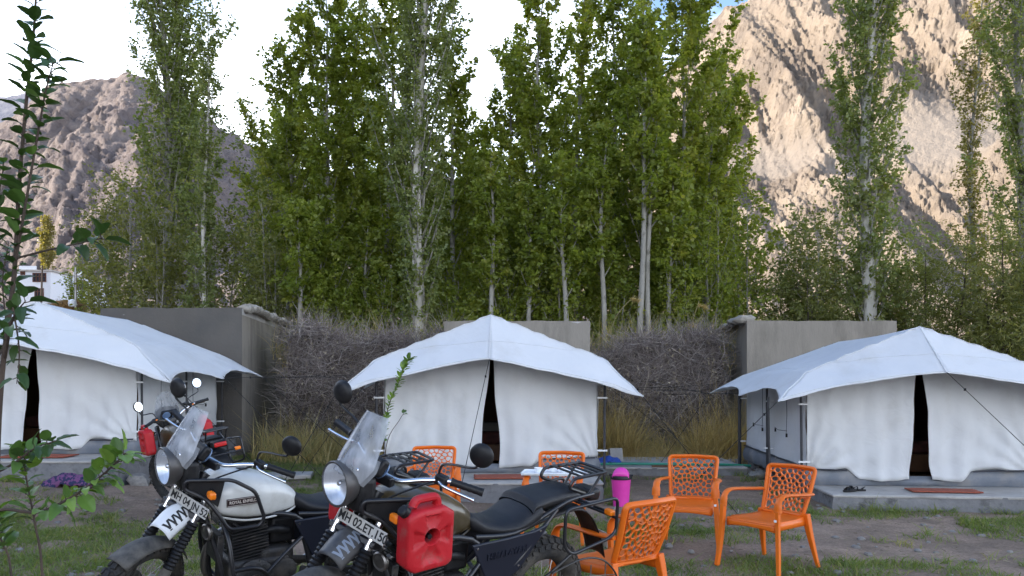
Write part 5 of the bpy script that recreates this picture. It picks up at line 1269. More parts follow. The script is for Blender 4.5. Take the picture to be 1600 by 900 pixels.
# pink swing-lid bin
bn = empty('trash_bin', (1.32, 9.55, gzf(1.32, 9.55)), R(-12), 'bright pink plastic bin with black collar and round swing lid', 'bin')
MB().lathe([(0.088, 0.0), (0.093, 0.005), (0.118, 0.325), (0.121, 0.335), (0.116, 0.335), (0.09, 0.02), (0, 0.02)], 32).build('bin_body', PINK, bn)
MB().lathe([(0.120, 0.325), (0.131, 0.33), (0.133, 0.352), (0.126, 0.368), (0.112, 0.372), (0.108, 0.35), (0.118, 0.33)], 32, caps=False).build('bin_collar', BLKP, bn)
def lid(u, v):
    a = math.pi * v; q = (u - .5) * 2; return (0.098 * math.cos(a), 0.092 * q, 0.352 + 0.115 * math.sin(a) ** 0.8 * max(0.0, 1 - q * q) ** 0.45)
MB().grid(12, 20, lid).build('swing_lid', PINK, bn, smooth='all', solid=0.006)
for s in (-1, 1): MB().tube([(s * 0.10, 0, 0.372), (s * 0.145, 0, 0.374)], 0.011, 8).build('lid_pivot', BLKP, bn)

# sandals, stones, pipe, planks, cloth
def sandal(label, x, y, z, rz, roll=0):
    o = empty('sandal', (x, y, z), rz, label, 'sandal', 'black sandals on the right platform')
    out = [(math.sin(t) * (0.043 - 0.008 * math.cos(t)), -math.cos(t) * 0.125) for t in np.linspace(0, 2 * math.pi, 22)[:-1]]
    MB().prism(out, 0.0, 0.02).build('sole', BLKP, o, bevel=0.004)
    for (y0, sg) in ((0.03, 1), (0.055, -1)):
        MB().tube(smooth_pts([(-0.042, y0 - 0.02 * sg, 0.018), (-0.02, y0, 0.05), (0.012, y0 + 0.02 * sg, 0.052), (0.042, y0 + 0.02 * sg, 0.018)], 3), 0.004, 6, flat=3.2).build('strap', BLKP, o)
    MB().tube(smooth_pts([(-0.04, -0.07, 0.018), (0, -0.11, 0.05), (0.04, -0.07, 0.018)], 3), 0.004, 6, flat=2.4).build('strap', BLKP, o)
sandal('black sandal lying turned inward at the right tent door', 4.13, 9.50, RT.z + 0.006, R(70)); sandal('black sandal nearest the platform corner of the right tent', 4.05, 9.43, RT.z + 0.006, R(118))

def pipe():
    o = MB().tube(smooth_pts([(1.28, 12.72, 0.165), (1.9, 12.75, 0.17), (2.6, 12.70, 0.165), (3.3, 12.74, 0.16), (3.9, 12.9, 0.12)], 4), 0.021, 10).build('green_pipe', PIPEG)
    tag(o, 'thin green plastic pipe laid along the low slab', 'pipe')
    p = MB().box((0, 0, 0), (0.62, 0.10, 0.025)).build('wooden_plank', WOODB, None, smooth=False, bevel=0.004); p.location = (2.55, 12.62, 0.145); p.rotation_euler.z = R(-3)
    tag(p, 'short grey brown plank beside the green pipe', 'plank')
    bl = MB().box((0, 0, 0), (0.22, 0.10, 0.24)).build('concrete_block', CONC, None, bevel=0.008); bl.location = (1.75, 13.3, 0.25); bl.rotation_euler = (R(-14), 0, R(12))
    tag(bl, 'small leaning concrete block behind the green pipe', 'block')
    def fn(u, v): return ((u - .5) * 0.42, (v - .5) * 0.3, 0.05 + 0.06 * noise.fractal((u * 3, v * 3, 1), .8, 2, 4) + 0.05 * math.sin(u * 3.1) * math.sin(v * 3.1))
    mb = MB(); mb.grid(18, 14, fn); b = mb.build('plastic_sheet', BLUE, None, solid=0.004); b.location = (1.58, 13.05, 0.13); tag(b, 'crumpled blue plastic sheet by the centre tent', 'plastic sheet')
pipe()
def cloth(label, x, y, rz, sx):
    def fn(u, v): return ((u - .5) * sx, (v - .5) * 0.26, 0.02 + 0.13 * (math.sin(u * 3.14) * math.sin(v * 3.14)) ** 0.6 + 0.05 * noise.fractal((u * 5, v * 4, sx), .8, 2, 4))
    mb = MB(); mb.grid(26, 16, fn); b = mb.build('rag', PURPLE, None, smooth='all', solid=0.005); b.location = gat(x, y); b.rotation_euler.z = rz; tag(b, label, 'cloth')
cloth('crumpled purple patterned cloth on the ground before the left tent', -5.55, 9.9, R(8), 0.62)
rnd = random.Random(3)
def loose_stones(label, spots, group):
    for i, (x, y, s) in enumerate(spots):
        o = stone(None, (x, y, gzf(x, y) + s * 0.15), (s * rnd.uniform(.8, 1.3), s * rnd.uniform(.8, 1.2), s * rnd.uniform(.4, .7)), rnd, GSTONES, 'stone'); tag(o, label, 'stone', group)
loose_stones('rough grey stone in the rubble at the foot of the right room', [(3.95 + rnd.uniform(-.5, .5), 13.0 + rnd.uniform(-1.0, 1.6), rnd.uniform(.10, .32)) for _ in range(26)], 'rubble stones by the right room')
loose_stones('flat grey stone under the tent pole of the left platform corner', [(-4.95, 10.45, .30), (-4.75, 10.6, .22)], 'pole foot stones')
pb = MB()
for _ in range(260):
    x, y, q = rnd.uniform(-5.5, 7), rnd.uniform(6.0, 9.6), rnd.uniform(.012, .035)
    pb.add(blob(None, q, q * rnd.uniform(.7, 1.2), q * .6, rnd.random() * 40).v, blob(None, 1, 1, 1, 0).f, Matrix.Translation((x, y, gzf(x, y) + q * .2)))
tag(pb.build('pebbles', ROCK), 'small pebbles scattered on the bare dirt', 'pebbles', kind='stuff')
sl = MB().box((0, 0, 0), (0.9, 0.5, 0.07)).build('stone_slab', CONC, None, bevel=0.015); sl.location = (-3.55, 12.2, gzf(-3.55, 12.2) + 0.03); sl.rotation_euler.z = R(10); tag(sl, 'flat pale stone slab lying in the grass beyond the motorcycles', 'slab')
# ------------------------------------------------------------------ trees
def leaf_mesh(name, P, D, N, s, wr, m, tint, fold=0.18):
    n = len(P); D = unit(D); N = unit(N - D * (N * D).sum(1, keepdims=True)); Sd = np.cross(D, N)
    V = np.empty((n, 4, 3)); s_ = s[:, None]
    V[:, 0] = P; V[:, 1] = P + D * s_ * 0.42 + Sd * s_ * wr * 0.5 + N * s_ * fold * 0.5; V[:, 2] = P + D * s_ - N * s_ * 0.08; V[:, 3] = P + D * s_ * 0.42 - Sd * s_ * wr * 0.5 + N * s_ * fold * 0.5
    b = np.arange(n)[:, None] * 4; F = np.concatenate([b + np.array([0, 1, 2]), b + np.array([0, 2, 3])], 0)
    return np_mesh(name, V.reshape(-1, 3), F, m, False, np.repeat(tint, 4))

def tree(name, label, cat, group, x, y, H, prof, nb, up, nleaf, lsize, lmat, bark, tr=0.10, base=0.12, lean=(0, 0), twig=0.45, wr=0.75, seed=0, droop=0.0, stems=1, clump=7, side=None, z0=None, spread0=0.0, limb=0.3, hang=0.35):
    """trunk and limbs as tapered tubes, crown as leaves strung on twigs; prof(t) = branch reach in metres at height t"""
    rng = np.random.default_rng(seed + 17); rnd = random.Random(seed)
    zb = gzf(x, y) - 0.05 if z0 is None else z0
    o = empty(name, (x, y, zb), 0, label, cat, group)
    TW, TD, TL, TB = [], [], [], []      # twig roots, directions, lengths
    limbs = MB()
    for st in range(stems):
        a0 = st * 2.4 + rnd.uniform(0, 6); off = Vector((math.cos(a0), math.sin(a0), 0)) * spread0 * (0.3 + 0.7 * rnd.random()) if stems > 1 else Vector((0, 0, 0))
        h = H * (1 if st == 0 else rnd.uniform(0.7, 0.98)); K = 11; pts = []; rr = []
        ph = rnd.uniform(0, 6)
        for k in range(K):
            t = k / (K - 1); w = 0.012 * h * math.sin(t * 5 + ph) * t + 0.006 * h * math.sin(t * 11 + ph * 2) * t
            pts.append(Vector((off.x * (0.25 + t) + lean[0] * t * t * h * 0.1 + w, off.y * (0.25 + t) + lean[1] * t * t * h * 0.1 + w * 0.6 * math.cos(ph), h * t)))
            rr.append(tr * (1 if stems == 1 else 0.75) * (1.18 if k == 0 else 1) * (1 - t) ** 0.75 + 0.006)
        tm = MB().tube(smooth_pts(pts, 2), [rr[min(int(k / 2), K - 1)] if k % 2 == 0 else (rr[k // 2] + rr[min(k // 2 + 1, K - 1)]) / 2 for k in range(2 * (K - 1) + 1)], 9 if tr > 0.05 else 6)
        tm.build('trunk', bark, o)
        def tp(t): 
            k = t * (K - 1); i = min(int(k), K - 2); return pts[i].lerp(pts[i + 1], k - i)
        for i in range(max(3, nb // stems)):
            n_ = max(3, nb // stems); t = base + (0.985 - base) * ((i + rnd.random()) / n_) ** 0.92
            az = i * 2.39996 + rnd.uniform(-.5, .5); L = prof(t) * rnd.uniform(0.65, 1.2)
            if side is not None: L *= 1 + side[2] * max(-0.8, math.cos(az - side[0])) * (1 if side[1] is None else math.exp(-((t - side[1]) / 0.3) ** 2))
            if L < 0.05: continue
            p0 = tp(t); u = R(up + rnd.uniform(-9, 9)); d = Vector((math.cos(az) * math.cos(u), math.sin(az) * math.cos(u), math.sin(u)))
            Lr = L / max(0.2, math.cos(u)); Lr = min(Lr, L * 2.6)
            bp = [p0]; q = p0.copy(); dd = d.copy(); ns = 5
            for k in range(ns):
                dd = (dd + Vector((rnd.uniform(-.14, .14), rnd.uniform(-.14, .14), (0.10 - droop) + rnd.uniform(-.06, .06)))).normalized(); q = q + dd * (Lr / ns); bp.append(q.copy())
            r0 = max(0.006, tr * limb * (1 - t) ** 0.6)
            limbs.tube(bp, [lerp(r0, 0.003, k / ns) for k in range(ns + 1)], 4, caps=False)
            m = max(2, int(Lr * 7 * clump / 7)); tb = rnd.random()
            for j in range(m):
                s = 0.24 + 0.80 * (j + rnd.random()) / m; s = min(s, 0.999); k = s * ns; ii = min(int(k), ns - 1); c = bp[ii].lerp(bp[ii + 1], k - ii)
                td = ((bp[ii + 1] - bp[ii]).normalized() * 0.8 + Vector((rng.normal(), rng.normal(), rng.normal() * 0.7 + 0.15 - droop * 3)) * 0.62).normalized()
                TW.append(c); TB.append(tb); TD.append(td); TL.append(twig * rnd.uniform(0.5, 1.15) * (0.55 + 0.45 * min(1, Lr)))
    if limbs.v: tag(limbs.build('limbs', BARKG if bark in (BARKP, BARKM) else bark, o), 'bare branches inside the crown')
    TW = np.array([tuple(v) for v in TW]); TD = np.array([tuple(v) for v in TD]); TL = np.array(TL); nt = len(TW)
    k = rng.integers(0, nt, nleaf); s = rng.random(nleaf) ** 0.8
    P = TW[k] + TD[k] * (TL[k] * s)[:, None]
    if droop: P[:, 2] -= droop * 3.0 * (TL[k] * s) ** 2
    P += rng.normal(0, lsize * 0.42, (nleaf, 3))
    D = unit(rng.normal(size=(nleaf, 3)) * np.array([1, 1, .6]) + TD[k] * 0.5 + np.array([0, 0, -hang - droop * 2]))
    N = unit(rng.normal(size=(nleaf, 3)) * 0.8 + np.array([0, 0, 0.5]))
    tw = rng.random(nt); TB = np.array(TB); tint = np.clip(0.42 * TB[k] + 0.22 * tw[k] + 0.42 * rng.random(nleaf) ** 1.4 - 0.04, 0, 1)
    mobj('crown', leaf_mesh('crown', P, D, N, lsize * rng.uniform(0.65, 1.25, nleaf), wr, lmat, tint), o)
    return o
def X(px, d): return (px - 800) / FPX * d
def hgt(py, d): return CAMZ - (py - HOR) / FPX * d
pi = math.pi
def cone(w, p=0.7, lo=0.25):   # widest low, narrowing to the tip
    return lambda t: w * (min(1, (t + 0.02) / lo) ** 0.6) * max(0.0, 1.03 - t) ** p
def spindle(w): return lambda t: w * (0.35 + 0.65 * math.sin(min(1, max(0, (t - 0.02) / 0.75)) * pi * 0.62)) * max(0.02, 1.02 - t) ** 0.45

NT = [0]
def sd(): NT[0] += 1; return NT[0] * 31
G1, G2, G3 = 'tall leafy trees of the grove', 'slender poplars', 'low bushy trees behind the camp'
# slender poplars
tree('poplar_tree', 'tall dark poplar rising behind the left cement room', 'tree', G2, X(262, 24), 24, 16.5, spindle(1.9), 95, 68, 17000, 0.115, LEAFP, BARKG, tr=0.17, base=0.14, seed=sd())
tree('poplar_tree', 'twin poplar leaning close beside the tall dark one', 'tree', G2, X(300, 25), 25, 15.0, spindle(1.35), 60, 66, 9500, 0.11, LEAFP, BARKG, tr=0.13, base=0.3, lean=(-0.25, 0), seed=sd())
tree('poplar_tree', 'thin sparse poplar with a pale bare trunk above the left cement room', 'tree', G2, X(321, 19.5), 19.5, 10.4, spindle(0.62), 50, 72, 6500, 0.085, LEAFP, BARKP, tr=0.065, base=0.16, seed=sd())
tree('poplar_tree', 'pale trunked poplar standing in front of the grove left of centre', 'tree', G2, X(656, 18.0), 18, 14.5, spindle(1.35), 120, 70, 24000, 0.088, LEAFP, BARKP, tr=0.15, base=0.10, seed=sd(), lean=(0.02, 0), side=(1.6, None, 0.6))
tree('poplar_tree', 'thick pale trunked poplar rising behind the right cement room', 'tree', G2, X(1362, 18.6), 18.6, 15.5, lambda t: spindle(1.35)(t) * (1 if t < .75 else .8), 105, 62, 19000, 0.098, LEAFP, BARKP, tr=0.175, base=0.14, seed=sd(), lean=(-0.12, 0), side=(1.0, None, 0.55))
tree('poplar_tree', 'narrow yellowing poplar against the scree slope', 'tree', G2, X(1524, 27), 27, 15.5, spindle(0.85), 70, 72, 6500, 0.10, LEAFY, BARKG, tr=0.10, base=0.22, seed=sd())
tree('poplar_tree', 'dense poplar cut by the right edge of the view', 'tree', G2, X(1598, 20), 20, 14.5, spindle(1.25), 90, 68, 14000, 0.095, LEAFP, BARKG, tr=0.14, base=0.12, seed=sd())
# the grove: px, depth, top py, reach, leaves
grove = [(452, 21.5, 95, 1.9, 13000, 'leftmost grove tree with a pointed top'), (508, 20.5, -18, 1.9, 18000, 'grove tree with a spire top against the white sky'), (560, 22, 30, 1.6, 12000, 'grove tree between the spire topped one and the pale poplar'),
         (608, 21, -30, 1.5, 14000, 'grove tree just left of the pale trunked poplar'), (705, 20.5, 20, 1.25, 10000, 'grove tree just right of the pale trunked poplar'), (735, 23, 215, 1.5, 9500, 'shorter grove tree under the gap of sky'),
         (792, 21.5, 85, 1.5, 12000, 'grove tree right of the gap of sky'), (848, 20, -40, 1.6, 14000, 'grove tree rising behind the centre tent roof'), (905, 22, -60, 1.7, 14000, 'tall grove tree right above the centre cement room'),
         (958, 20.5, -60, 1.6, 13000, 'grove tree with pale stems right of the centre room'), (1003, 19.2, -60, 1.6, 12000, 'grove tree with a pair of pale trunks'), (1062, 20.5, -50, 2.5, 21000, 'wide grove tree at the right edge of the grove'),
         (1105, 22, 130, 2.5, 16000, 'lower grove tree leaning out at the right edge')]
for (px, d, ty, w, nl, lb) in grove:
    tree('grove_tree', lb, 'tree', G1, X(px, d), d, hgt(ty, d), cone(w * 0.92, 0.5, 0.25), 46, 56, nl, 0.118, LEAFD, BARKM, tr=0.085, base=0.13, seed=sd(), twig=0.40, clump=6)
# second pale stem of the pair and other thin stems
for (px, d, ty, lb) in ((1016, 18.0, 60, 'second pale stem beside the paired trunk'), (886, 17.9, 250, 'thin pale stem behind the centre room'), (945, 18.1, 200, 'thin pale stem above the brush fence'), (772, 18.2, 240, 'thin grey stem rising straight above the centre tent peak'),
                        (466, 18.5, 330, 'thin crooked pale stem beside the left cement room'), (500, 19.0, 360, 'short thin stem in the brush left of the pale poplar'), (1050, 18.2, 260, 'slanting thin stem at the right of the grove'), (575, 20, 330, 'thin stem in the dark of the grove'), (625, 20.4, 330, 'thin stem just left of the pale poplar'), (999, 17.9, 20, 'first pale stem of the paired trunks'), (830, 18.3, 300, 'thin grey stem between the centre tent peak and the next pale stem')):
    tree('young_tree', lb, 'tree', 'thin young stems in the grove', X(px, d), d, hgt(ty, d), cone(0.7, 0.5), 26, 50, 2400, 0.12, LEAFD, BARKM, tr=0.085, base=0.52, seed=sd(), twig=0.5, lean=(random.Random(px).uniform(-.25, .25), 0))
# back rows that close the grove
for i, (px, d, ty, w) in enumerate(((440, 28, 190, 2.0), (560, 29, 150, 2.0), (640, 27, 190, 2.0), (740, 28, 260, 2.1), (830, 29, 150, 2.1), (930, 27, 120, 2.1), (1020, 28, 140, 2.1), (1105, 27, 240, 1.8))):
    tree('grove_tree', 'shaded back row grove tree, %s of eight' % ['leftmost', 'second from the left', 'third from the left', 'fourth from the left', 'fourth from the right', 'third from the right', 'second from the right', 'rightmost'][i], 'tree', 'back row of the grove', X(px, d), d, hgt(ty, d), cone(w, 0.5, 0.15), 48, 50, 7500, 0.17, LEAFD, BARKM, tr=0.10, base=0.10, seed=sd(), twig=0.6)
# low bushy growth: px, depth, top, reach, mat, label
bush = [(168, 23, 335, 1.05, LEAFO, 'olive bush behind the block wall'), (205, 21.5, 300, 1.5, LEAFO, 'olive bushy tree left of the tall dark poplar'), (255, 20.5, 350, 1.2, LEAFO, 'dense olive bush under the tall dark poplar'), (352, 21, 290, 1.3, LEAFO, 'bushy olive tree right of the thin pale poplar'),
        (398, 22.5, 185, 1.2, LEAFP, 'pale green young tree with a pointed top left of the grove'), (425, 19.5, 330, 1.0, LEAFO, 'bush above the stones of the left room'), (108, 27, 448, 0.8, LEAFD, 'dark bush below the white village houses'),
        (530, 18.6, 420, 0.9, LEAFD, 'dark bush behind the left brush fence'), (600, 18.8, 430, 0.9, LEAFD, 'bush left of the pale poplar foot'), (710, 18.5, 430, 0.9, LEAFD, 'bush right of the pale poplar foot'), (800, 18.8, 420, 1.0, LEAFD, 'bush right behind the centre tent ridge'),
        (890, 18.6, 400, 1.0, LEAFD, 'bush over the centre cement room'), (960, 18.4, 430, 0.9, LEAFD, 'bush behind the reeds'), (1040, 18.6, 410, 1.0, LEAFD, 'bush at the foot of the slanting stem'), (1110, 18.8, 330, 1.1, LEAFD, 'bright green bush at the right end of the grove'),
        (1165, 20, 310, 1.0, LEAFD, 'bush left of the right cement room'), (1222, 20.5, 350, 1.1, LEAFP, 'grey green bush above the right room corner'), (1275, 19.6, 360, 1.1, LEAFO, 'olive bush left of the thick pale poplar'), (1405, 19.6, 330, 1.1, LEAFP, 'bushy shoots right of the thick pale poplar'),
        (1320, 21, 330, 1.1, LEAFP, 'leafy shoots left of the thick pale poplar')]
for (px, d, ty, w, m, lb) in bush:
    tree('bushy_tree', lb, 'bush', G3, X(px, d), d, hgt(ty, d), cone(w, 0.45, 0.15), 54, 56, 5200, 0.105, m, BARKG, tr=0.045, base=0.04, stems=3, spread0=0.5, seed=sd(), twig=0.55, wr=0.6)
for (px, d, ty, w, lb) in ((1470, 18.5, 375, 1.5, 'weeping willow bush behind the right tent ridge'), (1560, 17.5, 380, 1.6, 'weeping willow bush at the right edge'), (1400, 19.5, 420, 1.2, 'weeping willow bush beside the thick poplar foot'), (1260, 19, 430, 1.2, 'weeping willow bush over the right room roof'), (1640, 16.5, 350, 1.7, 'weeping willow bush leaving the view at the right')):
    tree('willow_bush', lb, 'bush', 'weeping willow bushes', X(px, d), d, hgt(ty, d), cone(w, 0.4, 0.12), 64, 40, 11000, 0.125, LEAFO, BARKT, tr=0.05, base=0.10, stems=3, spread0=0.7, seed=sd(), twig=1.0, wr=0.24, droop=0.16, clump=9)
tree('village_tree', 'small yellow poplar standing above the white village houses', 'tree', None, X(72, 128), 128, 13, spindle(1.9), 50, 66, 3500, 0.35, LEAFY, BARKG, tr=0.2, seed=sd(), z0=at(72, 470, 128).z)

# ------------------------------------------------------------------ grass, litter, reeds
def lawn():
    rng = np.random.default_rng(12)
    patches = [(-3.9, 6.3, 2.1, 2.3, 1.0), (-5.5, 7.4, 1.2, 1.0, .8), (0.1, 7.9, 1.5, 1.0, 1.0), (0.9, 5.9, 3.2, 0.72, 1.0), (-1.5, 5.2, 4, 1.2, .9), (1.5, 7.7, 0.6, 0.8, .55), (5.6, 8.1, .85, .62, 1.0), (4.9, 7.6, .5, .35, .5), (-3.9, 13.6, 1.3, 2.2, .8), (-2.4, 12.2, .8, 2.0, .7),
               (2.2, 9.4, .8, .45, .35), (1.2, 10.2, .25, .6, .7), (3.2, 8.6, 1.5, .3, .25), (-2.6, 9.8, 1.4, .8, .5), (-6.2, 9.2, 1.5, .5, .35), (4.2, 8.9, 1.6, .25, .3), (2.6, 12.2, 1.0, .3, .4), (2.2, 7.6, .6, .4, .4)]
    Ps = []; Ls = []
    for (cx, cy, rx, ry, dn) in patches:
        n = int(rx * ry * 4 * 4300 * dn); p = rng.uniform(-1, 1, (n, 2)); q = (p ** 2).sum(1)
        x, y = cx + p[:, 0] * rx * 1.1, cy + p[:, 1] * ry * 1.1
        m = np.array([noise.noise((a * 1.6, b * 1.6, 7)) * 0.75 + noise.noise((a * 5, b * 5, 2)) * 0.35 for a, b in zip(x, y)])
        keep = (m > -0.12 + 0.9 * (q - 0.55)) & (q < 1.25)
        Ps.append(np.stack([x, y], 1)[keep]); Ls.append(rng.gamma(4, 0.016, keep.sum()) * (0.65 + 0.5 * np.clip(m[keep] + .4, 0, 1)))
    P2 = np.concatenate(Ps); L = np.clip(np.concatenate(Ls), .02, .17); n = len(P2)
    def on_slab(x, y): return ((x > -1.85) & (x < 1.2) & (y > 9.7)) | ((x < -5.0) & (y > 10.2)) | ((x > 3.7) & (y > 9.25)) | ((x > 1.2) & (x < 3.8) & (y > 12.55))
    k = ~on_slab(P2[:, 0], P2[:, 1]); P2, L = P2[k], L[k]; n = len(P2)
    P = np.stack([P2[:, 0], P2[:, 1], gz(P2[:, 0], P2[:, 1]) - 0.01], 1)
    D = unit(rng.normal(0, .42, (n, 3)) * np.array([1, 1, .2]) + np.array([0, 0, 1])); bend = rng.normal(0, .4, (n, 3)) * np.array([1, 1, .3]) - np.array([0, 0, .22])
    cl = np.array([noise.noise((a * 2.5, b * 2.5, 30)) for a, b in P2]); tint = np.clip(0.42 + 0.4 * cl + rng.normal(0, .17, n) + (rng.random(n) < .08) * .5, 0, 1)
    V, F, t = strips(P, D, L, rng.uniform(.005, .011, n), bend, 2, rng, tint)
    tag(mobj('grass', np_mesh('grass', V, F, GRASSM, False, t)), 'short green grass growing in patches on the dirt', 'grass', kind='stuff')
    # taller tufts along plinths, walls and here and there on the dirt
    cen = [(rng.uniform(3.8, 7.2), 9.12 - rng.random() * .2) for _ in range(34)] + [(rng.uniform(-8, -5.1), 10.1 - rng.random() * .2) for _ in range(22)] + [(1.25 + rng.random() * .2, rng.uniform(9.7, 12)) for _ in range(16)] \
        + [(rng.uniform(-5, 6.5), rng.uniform(6.2, 9.0)) for _ in range(60)] + [(rng.uniform(3.3, 3.75), rng.uniform(9.4, 13)) for _ in range(22)] + [(rng.uniform(-4.6, -2), rng.uniform(11, 15)) for _ in range(50)]
    Pc = []; Lc = []; Tc = []
    for (cx, cy) in cen:
        m = int(rng.integers(14, 46)); sp = rng.uniform(.02, .09); q = rng.normal(0, sp, (m, 2)); Pc.append(np.stack([cx + q[:, 0], cy + q[:, 1]], 1)); Lc.append(rng.uniform(.05, .19) * rng.uniform(.5, 1.2, m)); Tc.append(np.clip(rng.uniform(.2, .9) + rng.normal(0, .12, m), 0, 1))
    Pc = np.concatenate(Pc); Lc = np.concatenate(Lc); Tc = np.concatenate(Tc); k = ~on_slab(Pc[:, 0], Pc[:, 1]); Pc, Lc, Tc = Pc[k], Lc[k], Tc[k]; n = len(Pc)
    V, F, t = strips(np.stack([Pc[:, 0], Pc[:, 1], gz(Pc[:, 0], Pc[:, 1]) - .005], 1), unit(rng.normal(0, .35, (n, 3)) + np.array([0, 0, 1])), Lc, rng.uniform(.005, .010, n), rng.normal(0, .5, (n, 3)) * np.array([1, 1, .3]) - np.array([0, 0, .25]), 3, rng, Tc)
    tag(mobj('grass_tufts', np_mesh('grass_tufts', V, F, GRASSM, False, t)), 'scattered taller grass tufts along the plinths and dirt', 'grass', kind='stuff')
    # straw and dead leaf litter
    n = 16000; x = rng.uniform(-8, 7.5, n); y = rng.uniform(5.2, 13.5, n); k = ~on_slab(x, y); x, y = x[k], y[k]
    m = np.array([noise.noise((a * .9, b * 1.4, 50)) for a, b in zip(x, y)]); k = rng.random(len(x)) < 0.25 + 0.9 * np.clip(m, 0, 1); x, y = x[k], y[k]; n = len(x)
    P = np.stack([x, y, gz(x, y) + 0.012], 1); D = unit(rng.normal(size=(n, 3)) * np.array([1, 1, .16]) + np.array([0, 0, .06]))
    V, F, t = strips(P, D, rng.uniform(.02, .10, n), rng.uniform(.003, .009, n), rng.normal(0, .12, (n, 3)) * np.array([1, 1, .2]), 1, rng)
    tag(mobj('straw_litter', np_mesh('straw_litter', V, F, STRAWM, False, t)), 'straw and withered leaf litter scattered on the dirt', 'litter', kind='stuff')
    # tall dry grass before the brush fences
    P = []; L = []; T = []
    for (x0, x1, y0, y1, n, h, g) in ((1.2, 2.3, 14.4, 15.3, 2600, .95, .35), (2.2, 3.4, 14.5, 15.3, 1500, .45, .8), (3.3, 4.5, 14.2, 15.3, 2600, .85, .3), (-4.6, -2.0, 14.6, 15.4, 2600, .5, .8), (1.2, 4.4, 13.6, 15, 2600, .25, .4), (-4.6, -3.2, 13.8, 15.2, 1500, .6, .95), (-2.2, -1.5, 13.5, 15.2, 900, .4, .9)):
        x = rng.uniform(x0, x1, n); y = rng.uniform(y0, y1, n)
        P.append(np.stack([x, y, gz(x, y)], 1)); L.append(h * rng.uniform(.45, 1.25, n)); T.append(np.clip(rng.normal(g * .8, .2, n), 0, 1))
    P = np.concatenate(P); L = np.concatenate(L); n = len(P)
    V, F, t = strips(P, unit(rng.normal(0, .25, (n, 3)) + np.array([0, -.05, 1])), L, rng.uniform(.006, .014, n), rng.normal(0, .4, (n, 3)) - np.array([0, 0, .15]), 3, rng, np.concatenate(T))
    tag(mobj('dry_grass', np_mesh('dry_grass', V, F, DRYM, False, t)), 'tall straw coloured grass before the brush fences', 'grass', kind='stuff')
    # weeds over the top of the fences
    n = 3800; x = rng.uniform(-5, 5, n); k = (x < -1.2) | (x > 1.3); x = x[k]; n = len(x); y = rng.uniform(16, 17.8, n)
    P = np.stack([x, y, rng.uniform(1.6, 2.3, n)], 1)
    V, F, t = strips(P, unit(rng.normal(0, .35, (n, 3)) + np.array([0, 0, 1])), rng.uniform(.3, .8, n), rng.uniform(.006, .016, n), rng.normal(0, .4, (n, 3)) - np.array([0, 0, .2]), 3, rng, np.clip(rng.normal(.65, .3, n), 0, 1))
    tag(mobj('weeds', np_mesh('weeds', V, F, DRYM, False, t)), 'rank weeds growing behind the brush fences', 'weeds', kind='stuff')
lawn()
def reed(label, px, py0, py1, d, lx):
    a, b = at(px, py0, d), at(px + lx, py1, d); o = empty('reed', (a.x, a.y, 0), 0, label, 'reed', 'plumed reeds behind the fence')
    A = Vector((0, 0, 0)); Bq = b - Vector((a.x, a.y, 0))
    MB().tube(smooth_pts([A, Vector((Bq.x * .2, 0, Bq.z * .5)), Vector((Bq.x * .55, 0, Bq.z * .85)), Bq], 4), 0.006, 5).build('stem', mat('straw stem ' + label[:12], (0.30, 0.23, 0.11), rough=.8), o)
    rng = np.random.default_rng(px); n = 160; t = rng.random(n); P = np.stack([Bq.x + t * .16, np.zeros(n), Bq.z + .02 - t * .05], 1)
    V, F, tt = strips(P, unit(rng.normal(0, .5, (n, 3)) + np.array([.7, 0, -.2])), rng.uniform(.04, .11, n), rng.uniform(.006, .014, n), rng.normal(0, .3, (n, 3)), 2, rng, rng.random(n) * .7)
    tag(mobj('plume', np_mesh('plume', V, F, DRYM, False, tt), o), 'feathery straw coloured plume')
reed('tall reed with a straw plume before the right room', 1068, 590, 478, 16.2, 22); reed('shorter plumed reed left of the tall one', 1066, 590, 508, 16.4, 8); reed('leaning thin reed right of the centre room', 925, 590, 468, 16.3, 60)

# ------------------------------------------------------------------ near saplings
def big_leaf_mesh(name, m, w=0.5, curl=0.25, seed=0):
    """one broad leaf of unit length: keeled, curled, toothed a little"""
    nu, nv = 7, 10; V = []; t = []
    for j in range(nv):
        v = j / (nv - 1); hw = w * 0.5 * math.sin(min(1, v ** 0.85) * pi * 0.96 + 0.06) ** 0.6 * (1 - 0.12 * v)
        for i in range(nu):
            q = (i / (nu - 1) - .5) * 2
            V.append((q * hw, v + 0.02 * abs(q) * math.sin(v * 38), 0.30 * abs(q) * hw - curl * v * v + 0.02 * math.sin(v * 17) * abs(q))); t.append(0)
    F = [(j * nu + i, j * nu + i + 1, (j + 1) * nu + i + 1, (j + 1) * nu + i) for j in range(nv - 1) for i in range(nu - 1)]
    return V, F
BL = [big_leaf_mesh('leaf', None, w, c) for (w, c) in ((0.72, 0.2), (0.64, 0.38), (0.78, 0.12), (0.58, 0.5))]
